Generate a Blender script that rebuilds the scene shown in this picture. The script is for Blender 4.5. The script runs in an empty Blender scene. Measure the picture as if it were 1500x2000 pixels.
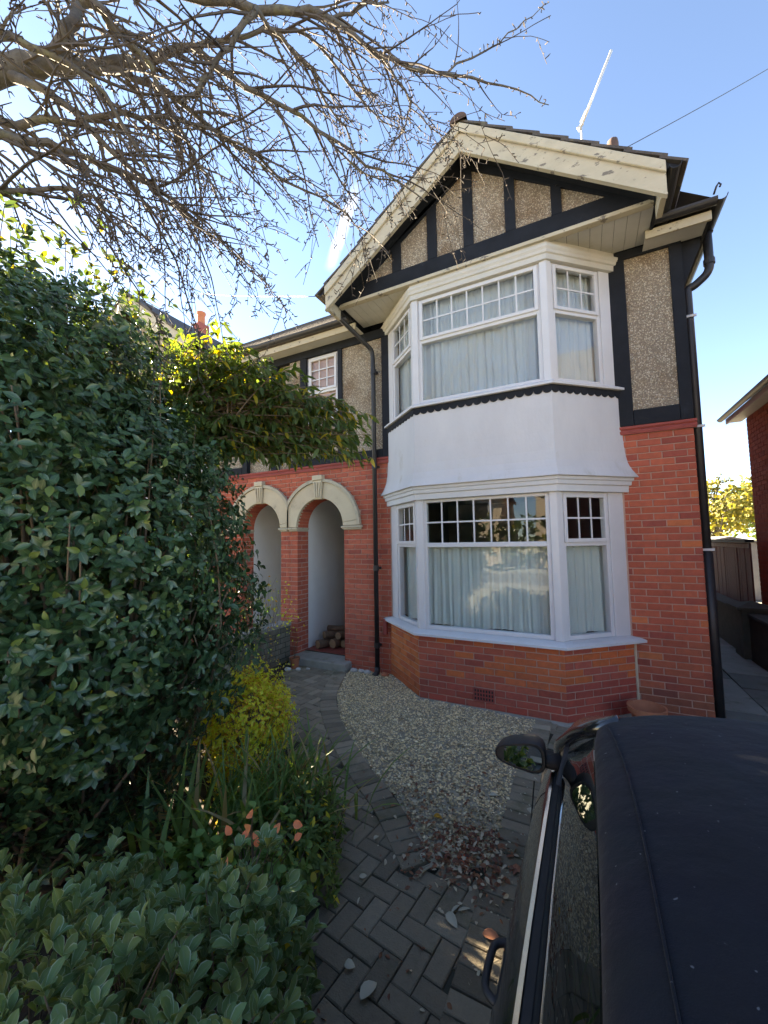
import bpy, bmesh, math, random
import numpy as np
from mathutils import Vector, Matrix
from mathutils.geometry import intersect_point_line

random.seed(7)
rng = np.random.default_rng(11)
S = bpy.context.scene
COL = S.collection
R = math.radians

# ------------------------------------------------------------------ camera
FPX, YAW, PITCH, ROLL, CAMZ = 768.92, 0.47149, 0.07446, -0.01528, 1.838
fw = Vector((-math.sin(YAW)*math.cos(PITCH), math.cos(YAW)*math.cos(PITCH), math.sin(PITCH)))
rt = Vector((math.cos(YAW), math.sin(YAW), 0))
up = rt.cross(fw)
cr = math.cos(ROLL)*rt + math.sin(ROLL)*up
cu = -math.sin(ROLL)*rt + math.cos(ROLL)*up
cam_d = bpy.data.cameras.new('camera')
cam = bpy.data.objects.new('camera', cam_d)
COL.objects.link(cam)
cam_d.sensor_fit = 'VERTICAL'
cam_d.sensor_height = 24.0
cam_d.lens = FPX/2000*24.0
cam_d.clip_start = 0.02
cam_d.clip_end = 2000
M = Matrix((cr, cu, -fw)).transposed().to_4x4()
M.translation = Vector((0, 0, CAMZ))
cam.matrix_world = M
S.camera = cam

# ------------------------------------------------------------------ sky, sun, exposure
SUN_EL, SUN_AZ = R(25), math.atan2(-0.967, 0.255)     # azimuth measured from +Y towards +X
to_sun = Vector((math.sin(SUN_AZ)*math.cos(SUN_EL), math.cos(SUN_AZ)*math.cos(SUN_EL), math.sin(SUN_EL)))
W = bpy.data.worlds.new('World')
S.world = W
W.use_nodes = True
wn = W.node_tree
wn.nodes.clear()
def wnode(t, **k):
    n = wn.nodes.new(t)
    for a, b in k.items():
        setattr(n, a, b)
    return n
w_out = wnode('ShaderNodeOutputWorld')
w_bg = wnode('ShaderNodeBackground')
w_bg.inputs['Strength'].default_value = 0.05
w_sky = wnode('ShaderNodeTexSky', sky_type='NISHITA', sun_disc=False)
w_sky.sun_elevation = SUN_EL
w_sky.sun_rotation = SUN_AZ
w_sky.air_density = 0.6
w_sky.dust_density = 0.05
w_sky.ozone_density = 2.6
# thin high cloud: streaky noise over the whole dome, stronger low down
w_tc = wnode('ShaderNodeTexCoord')
w_map = wnode('ShaderNodeMapping')
w_map.inputs['Rotation'].default_value = (0, 0, R(20))
w_map.inputs['Scale'].default_value = (1.6, 5.0, 9.0)
w_noise = wnode('ShaderNodeTexNoise')
w_noise.inputs['Scale'].default_value = 1.3
w_noise.inputs['Detail'].default_value = 7
w_noise.inputs['Roughness'].default_value = 0.62
w_ramp = wnode('ShaderNodeMapRange')
w_ramp.inputs['From Min'].default_value = 0.58
w_ramp.inputs['From Max'].default_value = 0.85
w_ramp.inputs['To Max'].default_value = 0.30
w_mix = wnode('ShaderNodeMixRGB')
w_mix.inputs['Color2'].default_value = (5.0, 5.2, 5.6, 1)
L = wn.links.new
L(w_tc.outputs['Generated'], w_map.inputs['Vector'])
L(w_map.outputs['Vector'], w_noise.inputs['Vector'])
L(w_noise.outputs['Fac'], w_ramp.inputs['Value'])
# short contrail: a band along one great-circle arc, broken up by noise
def ray(px, py):
    return fw + cr*((px-750)/FPX) + cu*((1000-py)/FPX)
ca, cb = ray(650, 505).normalized(), ray(690, 385).normalized()
c_n = ca.cross(cb).normalized()
c_mid = (ca+cb).normalized()
c_dir = (cb-ca).normalized()
w_d1 = wnode('ShaderNodeVectorMath', operation='DOT_PRODUCT'); w_d1.inputs[1].default_value = c_n
w_d2 = wnode('ShaderNodeVectorMath', operation='DOT_PRODUCT'); w_d2.inputs[1].default_value = c_dir
w_d3 = wnode('ShaderNodeVectorMath', operation='DOT_PRODUCT'); w_d3.inputs[1].default_value = c_mid
w_abs = wnode('ShaderNodeMath', operation='ABSOLUTE')
w_a1 = wnode('ShaderNodeMapRange'); w_a1.inputs['From Min'].default_value = 0.014; w_a1.inputs['From Max'].default_value = 0.002
w_abs2 = wnode('ShaderNodeMath', operation='ABSOLUTE')
w_a2 = wnode('ShaderNodeMapRange'); w_a2.inputs['From Min'].default_value = 0.085; w_a2.inputs['From Max'].default_value = 0.02
w_a3 = wnode('ShaderNodeMath', operation='GREATER_THAN'); w_a3.inputs[1].default_value = 0.5
w_m1 = wnode('ShaderNodeMath', operation='MULTIPLY')
w_m2 = wnode('ShaderNodeMath', operation='MULTIPLY')
w_cn = wnode('ShaderNodeTexNoise'); w_cn.inputs['Scale'].default_value = 38; w_cn.inputs['Detail'].default_value = 4
w_m3 = wnode('ShaderNodeMath', operation='MULTIPLY')
w_max = wnode('ShaderNodeMath', operation='MAXIMUM')
for d in (w_d1, w_d2, w_d3):
    L(w_tc.outputs['Generated'], d.inputs[0])
L(w_d1.outputs['Value'], w_abs.inputs[0]); L(w_abs.outputs[0], w_a1.inputs['Value'])
L(w_d2.outputs['Value'], w_abs2.inputs[0]); L(w_abs2.outputs[0], w_a2.inputs['Value'])
L(w_d3.outputs['Value'], w_a3.inputs[0])
L(w_a1.outputs[0], w_m1.inputs[0]); L(w_a2.outputs[0], w_m1.inputs[1])
L(w_m1.outputs[0], w_m2.inputs[0]); L(w_a3.outputs[0], w_m2.inputs[1])
L(w_tc.outputs['Generated'], w_cn.inputs['Vector'])
L(w_m2.outputs[0], w_m3.inputs[0]); L(w_cn.outputs['Fac'], w_m3.inputs[1])
L(w_m3.outputs[0], w_max.inputs[0]); L(w_ramp.outputs[0], w_max.inputs[1])
L(w_max.outputs[0], w_mix.inputs['Fac'])
w_sep = wnode('ShaderNodeSeparateXYZ'); L(w_tc.outputs['Generated'], w_sep.inputs[0])
w_low = wnode('ShaderNodeMapRange'); w_low.inputs['From Min'].default_value = 0.42; w_low.inputs['From Max'].default_value = 0.12
L(w_sep.outputs['Z'], w_low.inputs['Value'])
w_ml = wnode('ShaderNodeMath', operation='MULTIPLY')
L(w_ramp.outputs[0], w_ml.inputs[0]); L(w_low.outputs[0], w_ml.inputs[1])
L(w_ml.outputs[0], w_max.inputs[1])
L(w_sky.outputs['Color'], w_mix.inputs['Color1'])
L(w_mix.outputs['Color'], w_bg.inputs['Color'])
L(w_bg.outputs['Background'], w_out.inputs['Surface'])

sun_d = bpy.data.lights.new('sun', 'SUN')
sun_d.energy = 5.0
sun_d.angle = R(0.53)
sun_d.color = (1.0, 0.9, 0.74)
sun = bpy.data.objects.new('sun', sun_d)
COL.objects.link(sun)
sun.rotation_euler = to_sun.to_track_quat('Z', 'Y').to_euler()

S.view_settings.view_transform = 'Standard'
S.view_settings.look = 'None'
S.view_settings.gamma = 1
S.view_settings.use_curve_mapping = False
S.view_settings.exposure = 3.8
S.view_settings.use_white_balance = True      # camera white balance set for open shade
S.view_settings.white_balance_temperature = 8000
S.view_settings.white_balance_tint = 10
S.render.engine = 'CYCLES'
S.cycles.use_denoising = True
S.cycles.max_bounces = 10
S.cycles.diffuse_bounces = 5
S.cycles.transparent_max_bounces = 16
S.cycles.caustics_reflective = False
S.cycles.caustics_refractive = False
S.cycles.sample_clamp_indirect = 6.0

def at(px, py, t):
    return Vector((0, 0, CAMZ)) + ray(px, py)*t
def at_y(px, py, Y):
    d = ray(px, py)
    return Vector((0, 0, CAMZ)) + d*(Y/d.y)

# ------------------------------------------------------------------ materials
MATS = {}
def nodes_of(name):
    m = bpy.data.materials.new(name)
    m.use_nodes = True
    nt = m.node_tree
    nt.nodes.clear()
    MATS[name] = m
    return m, nt
def pm(name, c1, c2=None, scale=6.0, rough=0.8, bump=0.0, bscale=60.0, metallic=0.0, spec=0.4, detail=6,
       c3=None, c3scale=2.0, c3lo=0.55, c3hi=0.7, coat=0.0, stretch=None, voro=False, objcol=False, attr=None, rvar=0.0):
    """Principled surface: two tones by noise, a third as stains, fine bump, all in world position."""
    m, nt = nodes_of(name)
    N = nt.nodes.new
    lk = nt.links.new
    out = N('ShaderNodeOutputMaterial')
    b = N('ShaderNodeBsdfPrincipled')
    lk(b.outputs[0], out.inputs['Surface'])
    b.inputs['Roughness'].default_value = rough
    b.inputs['Metallic'].default_value = metallic
    b.inputs['Specular IOR Level'].default_value = spec
    b.inputs['Coat Weight'].default_value = coat
    b.inputs['Coat Roughness'].default_value = 0.04
    geo = N('ShaderNodeNewGeometry')
    vec = geo.outputs['Position']
    if stretch:
        mp = N('ShaderNodeMapping')
        mp.inputs['Scale'].default_value = stretch
        lk(vec, mp.inputs['Vector'])
        vec = mp.outputs['Vector']
    nz = N('ShaderNodeTexNoise')
    nz.inputs['Scale'].default_value = scale
    nz.inputs['Detail'].default_value = detail
    nz.inputs['Roughness'].default_value = 0.65
    lk(vec, nz.inputs['Vector'])
    mr = N('ShaderNodeMapRange')
    mr.inputs['From Min'].default_value = 0.3
    mr.inputs['From Max'].default_value = 0.7
    lk(nz.outputs['Fac'], mr.inputs['Value'])
    mix = N('ShaderNodeMixRGB')
    mix.inputs['Color1'].default_value = (*c1, 1)
    mix.inputs['Color2'].default_value = (*(c2 or c1), 1)
    lk(mr.outputs[0], mix.inputs['Fac'])
    colr = mix.outputs['Color']
    if objcol or attr:
        if objcol:
            oi = N('ShaderNodeObjectInfo'); src = oi.outputs['Color']
        else:
            at_ = N('ShaderNodeAttribute'); at_.attribute_name = attr; src = at_.outputs['Color']
        mu = N('ShaderNodeMixRGB'); mu.blend_type = 'MULTIPLY'; mu.inputs['Fac'].default_value = 1
        lk(colr, mu.inputs['Color1']); lk(src, mu.inputs['Color2'])
        colr = mu.outputs['Color']
    if c3:
        n3 = N('ShaderNodeTexNoise')
        n3.inputs['Scale'].default_value = c3scale
        n3.inputs['Detail'].default_value = 8
        n3.inputs['Roughness'].default_value = 0.7
        lk(vec, n3.inputs['Vector'])
        m3 = N('ShaderNodeMapRange')
        m3.inputs['From Min'].default_value = c3lo
        m3.inputs['From Max'].default_value = c3hi
        lk(n3.outputs['Fac'], m3.inputs['Value'])
        x3 = N('ShaderNodeMixRGB')
        x3.inputs['Color2'].default_value = (*c3, 1)
        lk(m3.outputs[0], x3.inputs['Fac'])
        lk(colr, x3.inputs['Color1'])
        colr = x3.outputs['Color']
    lk(colr, b.inputs['Base Color'])
    if rvar:
        rr = N('ShaderNodeMapRange')
        rr.inputs['To Min'].default_value = max(0.02, rough-rvar)
        rr.inputs['To Max'].default_value = min(1, rough+rvar)
        lk(nz.outputs['Fac'], rr.inputs['Value'])
        lk(rr.outputs[0], b.inputs['Roughness'])
    if bump:
        bn = N('ShaderNodeTexNoise')
        bn.inputs['Scale'].default_value = bscale
        bn.inputs['Detail'].default_value = 4
        lk(vec, bn.inputs['Vector'])
        bp = N('ShaderNodeBump')
        bp.inputs['Strength'].default_value = bump
        bp.inputs['Distance'].default_value = 0.01
        lk(bn.outputs['Fac'], bp.inputs['Height'])
        lk(bp.outputs[0], b.inputs['Normal'])
    return m

pm('brick', (.86, .86, .88), (1.16, 1.10, 1.05), 16, .92, .6, 120, spec=.15, objcol=True, c3=(.20, .085, .068), c3scale=1.4, c3lo=.60, c3hi=.85)
pm('brick_joined', (.86, .86, .88), (1.16, 1.10, 1.05), 16, .92, .6, 120, spec=.15, attr='tint', c3=(.20, .085, .068), c3scale=1.4, c3lo=.60, c3hi=.85)
pm('mortar', (.52, .34, .27), (.42, .27, .22), 14, .95, .4, 160, spec=.1, c3=(.27, .22, .19), c3scale=1.6)
pm('string_brick', (.36, .085, .07), (.27, .07, .06), 9, .85, .3, 120, spec=.2)
pm('render_white', (.57, .57, .58), (.51, .51, .525), 2.2, .8, .35, 26, c3=(.40, .375, .32), c3scale=2.6, c3lo=.585, c3hi=.78, stretch=(1.3, 1.3, .55))
pm('upvc', (.60, .605, .62), (.56, .565, .58), 4, .35, 0, spec=.5)
pm('white_paint', (.58, .59, .60), (.52, .53, .54), 5, .55, .05, 60, c3=(.45, .43, .38), c3scale=5, c3lo=.66, c3hi=.74)
pm('cream_paint', (.50, .45, .34), (.41, .365, .27), 3, .75, .3, 40, c3=(.17, .15, .125), c3scale=6.5, c3lo=.585, c3hi=.62, stretch=(1, 1, 1.8))
pm('soffit_paint', (.56, .55, .51), (.47, .46, .42), 3, .7, .1, 50, c3=(.36, .33, .28), c3scale=3.5, c3lo=.6, c3hi=.75)
pm('black_timber', (.010, .012, .016), (.016, .019, .025), 5, .75, .2, 50, spec=.2, c3=(.035, .042, .052), c3scale=4, c3lo=.6, c3hi=.78, stretch=(1, 1, 1))
pm('black_metal', (.018, .018, .02), (.03, .03, .032), 8, .45, .05, 60)
pm('roof_tile', (.10, .085, .075), (.06, .052, .048), 5, .9, .4, 70, c3=(.14, .13, .08), c3scale=7, c3lo=.55, c3hi=.7)
pm('ridge_tile', (.13, .075, .06), (.08, .055, .045), 8, .9, .3, 60)
pm('stone', (.58, .50, .36), (.50, .42, .30), 4, .85, .25, 60, c3=(.30, .26, .20), c3scale=4, c3lo=.6, c3hi=.75)
pm('stone_hood', (.42, .37, .28), (.50, .44, .33), 6, .9, .3, 60, c3=(.20, .19, .15), c3scale=6, c3lo=.55, c3hi=.7)
pm('plaster', (.66, .66, .64), (.60, .60, .58), 2, .85, .08, 30)
pm('quarry_tile', (.30, .07, .05), (.22, .055, .045), 6, .6, .1, 60)
pm('concrete', (.34, .33, .29), (.26, .25, .21), 7, .9, .4, 90, c3=(.13, .14, .08), c3scale=3, c3lo=.55, c3hi=.72)
pm('interior', (.20, .18, .16), (.17, .155, .14), 2, .9)
pm('paver', (.90, .90, .90), (1.12, 1.12, 1.1), 30, .85, .5, 120, objcol=True, c3=(.085, .095, .045), c3scale=3.2, c3lo=.54, c3hi=.74, rvar=.1)
pm('paver_joined', (.90, .90, .90), (1.12, 1.12, 1.1), 30, .85, .5, 120, attr='tint', c3=(.085, .095, .045), c3scale=3.2, c3lo=.54, c3hi=.74, rvar=.1)
pm('joint_sand', (.06, .058, .048), (.04, .045, .03), 12, .98, .4, 120)
pm('soil', (.035, .028, .02), (.06, .048, .035), 9, .97, .8, 40)
pm('open_ground', (.36, .33, .27), (.27, .27, .19), .4, .95, .3, 20)
pm('asphalt', (.17, .167, .16), (.13, .13, .125), 20, .9, .3, 200)
pm('slab', (.24, .24, .22), (.18, .185, .165), 5, .9, .3, 80, objcol=True, c3=(.09, .10, .06), c3scale=3)
pm('gravel', (.95, .92, .84), (1.15, 1.1, .98), 40, .9, attr='tint')
pm('gravel_bed', (.44, .40, .31), (.24, .21, .16), 60, .95, .9, 90)
pm('terracotta', (.46, .17, .085), (.36, .13, .07), 6, .85, .1, 60, c3=(.5, .38, .3), c3scale=5, c3lo=.62, c3hi=.8)
pm('log_bark', (.16, .10, .065), (.08, .05, .035), 14, .95, .8, 50)
pm('log_end', (.42, .27, .15), (.30, .18, .10), 20, .9, .3, 90)
pm('pebble', (.50, .48, .44), (.36, .34, .31), 9, .8, .2, 60)
pm('garden_brick', (.20, .19, .15), (.13, .13, .10), 7, .95, .5, 70, objcol=True, c3=(.09, .11, .05), c3scale=4)
pm('passage_wall', (.085, .083, .066), (.055, .056, .042), 7, .95, .5, 70)
pm('fence_wood', (.13, .036, .028), (.085, .026, .021), 6, .85, .3, 60, stretch=(6, 6, .6))
pm('bark', (.13, .12, .105), (.06, .055, .05), 14, .95, .7, 60, c3=(.18, .18, .10), c3scale=4, c3lo=.55, c3hi=.7)
pm('twig', (.09, .074, .062), (.05, .042, .036), 9, .9)
pm('stem', (.20, .14, .09), (.12, .085, .055), 12, .9)
pm('car_paint', (.008, .009, .012), (.010, .011, .014), 3, .22, 0, spec=.5, coat=.8)
pm('car_plastic', (.014, .014, .016), (.02, .02, .022), 40, .55, .1, 300)
pm('chrome', (.78, .77, .74), (.70, .70, .68), 12, .16, 0, metallic=1.0)
pm('rubber', (.012, .012, .013), (.02, .02, .02), 30, .75)
pm('mirror_glass', (.75, .80, .82), None, 3, .015, 0, metallic=1.0)
pm('alloy', (.5, .5, .5), None, 3, .3, 0, metallic=1.0)
pm('lamp_lens', (.7, .7, .7), None, 3, .1, 0)
pm('wire_black', (.02, .02, .02), None, 3, .6)
pm('aerial_metal', (.66, .65, .62), (.5, .5, .48), 10, .45, metallic=.3)
pm('grey_roof', (.17, .17, .18), (.13, .13, .14), 5, .8)
pm('neighbour_brick', (.30, .085, .07), (.20, .06, .055), 30, .9, .4, 60)
pm('far_render', (.64, .54, .42), (.56, .46, .36), 3, .9)
pm('far_roof', (.30, .12, .08), (.20, .09, .065), 4, .9, .4, 30)

def fabric():
    m, nt = nodes_of('soft_top')
    N = nt.nodes.new; lk = nt.links.new
    out = N('ShaderNodeOutputMaterial'); b = N('ShaderNodeBsdfPrincipled')
    lk(b.outputs[0], out.inputs[0])
    geo = N('ShaderNodeNewGeometry')
    n1 = N('ShaderNodeTexNoise'); n1.inputs['Scale'].default_value = 420; n1.inputs['Detail'].default_value = 2
    n2 = N('ShaderNodeTexNoise'); n2.inputs['Scale'].default_value = 5; n2.inputs['Detail'].default_value = 5
    n3 = N('ShaderNodeTexNoise'); n3.inputs['Scale'].default_value = 95; n3.inputs['Detail'].default_value = 1
    for n in (n1, n2, n3):
        lk(geo.outputs['Position'], n.inputs['Vector'])
    mx = N('ShaderNodeMixRGB'); mx.inputs[1].default_value = (.006, .007, .011, 1); mx.inputs[2].default_value = (.016, .018, .026, 1)
    lk(n1.outputs['Fac'], mx.inputs[0])
    mm = N('ShaderNodeMixRGB'); mm.blend_type = 'MULTIPLY'; mm.inputs[0].default_value = .6
    lk(mx.outputs[0], mm.inputs[1]); lk(n2.outputs['Color'], mm.inputs[2])
    # lint and dust specks
    sp = N('ShaderNodeMapRange'); sp.inputs['From Min'].default_value = .76; sp.inputs['From Max'].default_value = .80; sp.inputs['To Max'].default_value = .6
    lk(n3.outputs['Fac'], sp.inputs['Value'])
    m3 = N('ShaderNodeMixRGB'); m3.inputs[2].default_value = (.2, .2, .2, 1)
    lk(sp.outputs[0], m3.inputs[0]); lk(mm.outputs[0], m3.inputs[1])
    lk(m3.outputs[0], b.inputs['Base Color'])
    b.inputs['Roughness'].default_value = .95
    b.inputs['Specular IOR Level'].default_value = .15
    b.inputs['Sheen Weight'].default_value = .06
    b.inputs['Sheen Roughness'].default_value = .5
    bp = N('ShaderNodeBump'); bp.inputs['Strength'].default_value = .3; bp.inputs['Distance'].default_value = .002
    lk(n1.outputs['Fac'], bp.inputs['Height'])
    bp2 = N('ShaderNodeBump'); bp2.inputs['Strength'].default_value = .6; bp2.inputs['Distance'].default_value = .03
    lk(n2.outputs['Fac'], bp2.inputs['Height']); lk(bp.outputs[0], bp2.inputs['Normal'])
    lk(bp2.outputs[0], b.inputs['Normal'])
fabric()

def pebbledash():
    m, nt = nodes_of('pebbledash')
    N = nt.nodes.new; lk = nt.links.new
    out = N('ShaderNodeOutputMaterial'); b = N('ShaderNodeBsdfPrincipled')
    lk(b.outputs[0], out.inputs[0])
    geo = N('ShaderNodeNewGeometry')
    v = N('ShaderNodeTexVoronoi'); v.inputs['Scale'].default_value = 68
    lk(geo.outputs['Position'], v.inputs['Vector'])
    sep = N('ShaderNodeSeparateColor'); lk(v.outputs['Color'], sep.inputs[0])
    rp = N('ShaderNodeValToRGB')
    e = rp.color_ramp.elements
    e[0].position = 0; e[0].color = (.26, .205, .145, 1)
    e[1].position = 1; e[1].color = (.72, .66, .54, 1)
    for p_, c_ in ((.3, (.42, .34, .24, 1)), (.6, (.54, .46, .34, 1)), (.85, (.66, .59, .47, 1))):
        k = e.new(p_); k.color = c_
    lk(sep.outputs[0], rp.inputs[0])
    d = N('ShaderNodeMapRange'); d.inputs['From Min'].default_value = .25; d.inputs['From Max'].default_value = .6
    lk(v.outputs['Distance'], d.inputs['Value'])
    mx = N('ShaderNodeMixRGB'); mx.inputs[2].default_value = (.24, .195, .145, 1)
    lk(d.outputs[0], mx.inputs[0]); lk(rp.outputs[0], mx.inputs[1])
    n2 = N('ShaderNodeTexNoise'); n2.inputs['Scale'].default_value = 2.3; n2.inputs['Detail'].default_value = 7
    lk(geo.outputs['Position'], n2.inputs['Vector'])
    m2 = N('ShaderNodeMapRange'); m2.inputs['From Min'].default_value = .52; m2.inputs['From Max'].default_value = .72; m2.inputs['To Max'].default_value = .75
    lk(n2.outputs['Fac'], m2.inputs['Value'])
    mm = N('ShaderNodeMixRGB'); mm.blend_type = 'MULTIPLY'; mm.inputs[2].default_value = (.55, .42, .30, 1)
    lk(m2.outputs[0], mm.inputs[0]); lk(mx.outputs[0], mm.inputs[1])
    lk(mm.outputs[0], b.inputs['Base Color'])
    b.inputs['Roughness'].default_value = .9
    bp = N('ShaderNodeBump'); bp.inputs['Strength'].default_value = 1; bp.inputs['Distance'].default_value = .012
    bp.invert = True
    lk(v.outputs['Distance'], bp.inputs['Height']); lk(bp.outputs[0], b.inputs['Normal'])
pebbledash()

def glass(name, tint=(.97, .985, .98), f0=.055, wob=.0):
    m, nt = nodes_of(name)
    N = nt.nodes.new; lk = nt.links.new
    out = N('ShaderNodeOutputMaterial')
    # Schlick reflectance of a thin sheet, the same from both sides
    gg = N('ShaderNodeNewGeometry')
    dt = N('ShaderNodeVectorMath'); dt.operation = 'DOT_PRODUCT'
    lk(gg.outputs['Normal'], dt.inputs[0]); lk(gg.outputs['Incoming'], dt.inputs[1])
    ab = N('ShaderNodeMath'); ab.operation = 'ABSOLUTE'; lk(dt.outputs['Value'], ab.inputs[0])
    iv = N('ShaderNodeMath'); iv.operation = 'SUBTRACT'; iv.inputs[0].default_value = 1; lk(ab.outputs[0], iv.inputs[1])
    pw = N('ShaderNodeMath'); pw.operation = 'POWER'; pw.inputs[1].default_value = 5; lk(iv.outputs[0], pw.inputs[0])
    ad = N('ShaderNodeMath'); ad.operation = 'MULTIPLY_ADD'; ad.inputs[1].default_value = .92; ad.inputs[2].default_value = f0; ad.use_clamp = True
    lk(pw.outputs[0], ad.inputs[0])
    tr = N('ShaderNodeBsdfTransparent'); tr.inputs[0].default_value = (*tint, 1)
    gl = N('ShaderNodeBsdfGlossy'); gl.inputs['Roughness'].default_value = .01; gl.inputs[0].default_value = (.95, .97, 1, 1)
    if wob:
        geo = N('ShaderNodeNewGeometry'); n = N('ShaderNodeTexNoise'); n.inputs['Scale'].default_value = 2.2; n.inputs['Detail'].default_value = 1
        lk(geo.outputs['Position'], n.inputs['Vector'])
        bp = N('ShaderNodeBump'); bp.inputs['Strength'].default_value = wob; bp.inputs['Distance'].default_value = .02
        lk(n.outputs['Fac'], bp.inputs['Height']); lk(bp.outputs[0], gl.inputs['Normal'])
    mx = N('ShaderNodeMixShader')
    lk(ad.outputs[0], mx.inputs[0]); lk(tr.outputs[0], mx.inputs[1]); lk(gl.outputs[0], mx.inputs[2])
    lk(mx.outputs[0], out.inputs[0])
glass('window_glass', f0=.03, wob=.12)
glass('car_glass', tint=(.22, .26, .25), f0=.07)

def curtain_mat(name, col):
    m, nt = nodes_of(name)
    N = nt.nodes.new; lk = nt.links.new
    out = N('ShaderNodeOutputMaterial')
    geo = N('ShaderNodeNewGeometry'); n = N('ShaderNodeTexNoise'); n.inputs['Scale'].default_value = 3; n.inputs['Detail'].default_value = 5
    lk(geo.outputs['Position'], n.inputs['Vector'])
    mx = N('ShaderNodeMixRGB'); mx.inputs[1].default_value = (*col, 1); mx.inputs[2].default_value = (*[c*.82 for c in col], 1)
    lk(n.outputs['Fac'], mx.inputs[0])
    d = N('ShaderNodeBsdfDiffuse'); t = N('ShaderNodeBsdfTranslucent'); s = N('ShaderNodeMixShader'); s.inputs[0].default_value = .25
    lk(mx.outputs[0], d.inputs[0]); lk(mx.outputs[0], t.inputs[0])
    lk(d.outputs[0], s.inputs[1]); lk(t.outputs[0], s.inputs[2]); lk(s.outputs[0], out.inputs[0])
curtain_mat('net_curtain', (.66, .74, .71))
curtain_mat('voile', (.62, .67, .70))

def leaf_mat(name, c1, c2, edge=None, rough=.4, trans=.3, c3=None, f3=.08, spec=.4, rib=None):
    """Leaf: hue varies leaf by leaf (per island and per object), margin and midrib by the 'edge' attribute."""
    m, nt = nodes_of(name)
    N = nt.nodes.new; lk = nt.links.new
    out = N('ShaderNodeOutputMaterial')
    geo = N('ShaderNodeNewGeometry'); oi = N('ShaderNodeObjectInfo')
    ad = N('ShaderNodeMath'); ad.operation = 'ADD'
    lk(geo.outputs['Random Per Island'], ad.inputs[0]); lk(oi.outputs['Random'], ad.inputs[1])
    fr = N('ShaderNodeMath'); fr.operation = 'FRACT'; lk(ad.outputs[0], fr.inputs[0])
    mx = N('ShaderNodeMixRGB'); mx.inputs[1].default_value = (*c1, 1); mx.inputs[2].default_value = (*c2, 1)
    lk(fr.outputs[0], mx.inputs[0])
    col = mx.outputs[0]
    if c3:
        m7 = N('ShaderNodeMath'); m7.operation = 'MULTIPLY'; m7.inputs[1].default_value = 7.31; lk(fr.outputs[0], m7.inputs[0])
        f7 = N('ShaderNodeMath'); f7.operation = 'FRACT'; lk(m7.outputs[0], f7.inputs[0])
        lt = N('ShaderNodeMath'); lt.operation = 'LESS_THAN'; lt.inputs[1].default_value = f3; lk(f7.outputs[0], lt.inputs[0])
        x = N('ShaderNodeMixRGB'); x.inputs[2].default_value = (*c3, 1); lk(lt.outputs[0], x.inputs[0]); lk(col, x.inputs[1]); col = x.outputs[0]
    at_ = N('ShaderNodeAttribute'); at_.attribute_name = 'edge'
    if edge:
        mr = N('ShaderNodeMapRange'); mr.inputs['From Min'].default_value = .72; mr.inputs['From Max'].default_value = .98
        lk(at_.outputs['Fac'], mr.inputs['Value'])
        x = N('ShaderNodeMixRGB'); x.inputs[2].default_value = (*edge, 1); lk(mr.outputs[0], x.inputs[0]); lk(col, x.inputs[1]); col = x.outputs[0]
    if rib:
        mr = N('ShaderNodeMapRange'); mr.inputs['From Min'].default_value = .14; mr.inputs['From Max'].default_value = .02; mr.inputs['To Max'].default_value = .7
        lk(at_.outputs['Fac'], mr.inputs['Value'])
        x = N('ShaderNodeMixRGB'); x.inputs[2].default_value = (*rib, 1); lk(mr.outputs[0], x.inputs[0]); lk(col, x.inputs[1]); col = x.outputs[0]
    b = N('ShaderNodeBsdfPrincipled'); b.inputs['Roughness'].default_value = rough; b.inputs['Specular IOR Level'].default_value = spec
    lk(col, b.inputs['Base Color'])
    n = N('ShaderNodeTexNoise'); n.inputs['Scale'].default_value = 160; lk(geo.outputs['Position'], n.inputs['Vector'])
    bp = N('ShaderNodeBump'); bp.inputs['Strength'].default_value = .15; bp.inputs['Distance'].default_value = .004; lk(n.outputs['Fac'], bp.inputs['Height']); lk(bp.outputs[0], b.inputs['Normal'])
    t = N('ShaderNodeBsdfTranslucent')
    br = N('ShaderNodeMixRGB'); br.blend_type = 'MULTIPLY'; br.inputs[0].default_value = 1; br.inputs[2].default_value = (1.9, 1.7, .55, 1)
    lk(col, br.inputs[1]); lk(br.outputs[0], t.inputs[0])
    s = N('ShaderNodeMixShader'); s.inputs[0].default_value = trans
    lk(b.outputs[0], s.inputs[1]); lk(t.outputs[0], s.inputs[2]); lk(s.outputs[0], out.inputs[0])
leaf_mat('camellia_leaf', (.022, .058, .026), (.050, .105, .042), rough=.30, trans=.16, spec=.45, rib=(.10, .16, .07), c3=(.12, .17, .04), f3=.06)
leaf_mat('narrow_leaf', (.055, .10, .035), (.10, .15, .04), rough=.45, trans=.45, c3=(.34, .28, .03), f3=.10)
leaf_mat('upper_leaf', (.030, .060, .030), (.06, .09, .035), rough=.4, trans=.35, c3=(.22, .20, .03), f3=.06)
leaf_mat('golden_leaf', (.72, .66, .07), (.48, .60, .06), rough=.5, trans=.35, c3=(.5, .30, .04), f3=.2)
leaf_mat('blade_leaf', (.10, .20, .055), (.16, .26, .07), rough=.4, trans=.3, c3=(.34, .27, .13), f3=.16)
leaf_mat('grey_leaf', (.105, .18, .066), (.155, .235, .088), edge=(.34, .42, .30), rough=.6, trans=.2, spec=.22, rib=(.16, .22, .12), c3=(.17, .21, .06), f3=.08)
leaf_mat('mint_leaf', (.11, .23, .06), (.16, .28, .07), rough=.5, trans=.3, c3=(.30, .28, .04), f3=.05)
leaf_mat('edge_leaf', (.08, .15, .04), (.13, .20, .045), rough=.5, trans=.3, c3=(.55, .47, .04), f3=.06)
leaf_mat('orange_leaf', (.85, .22, .10), (.80, .32, .14), rough=.55, trans=.3)
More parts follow.
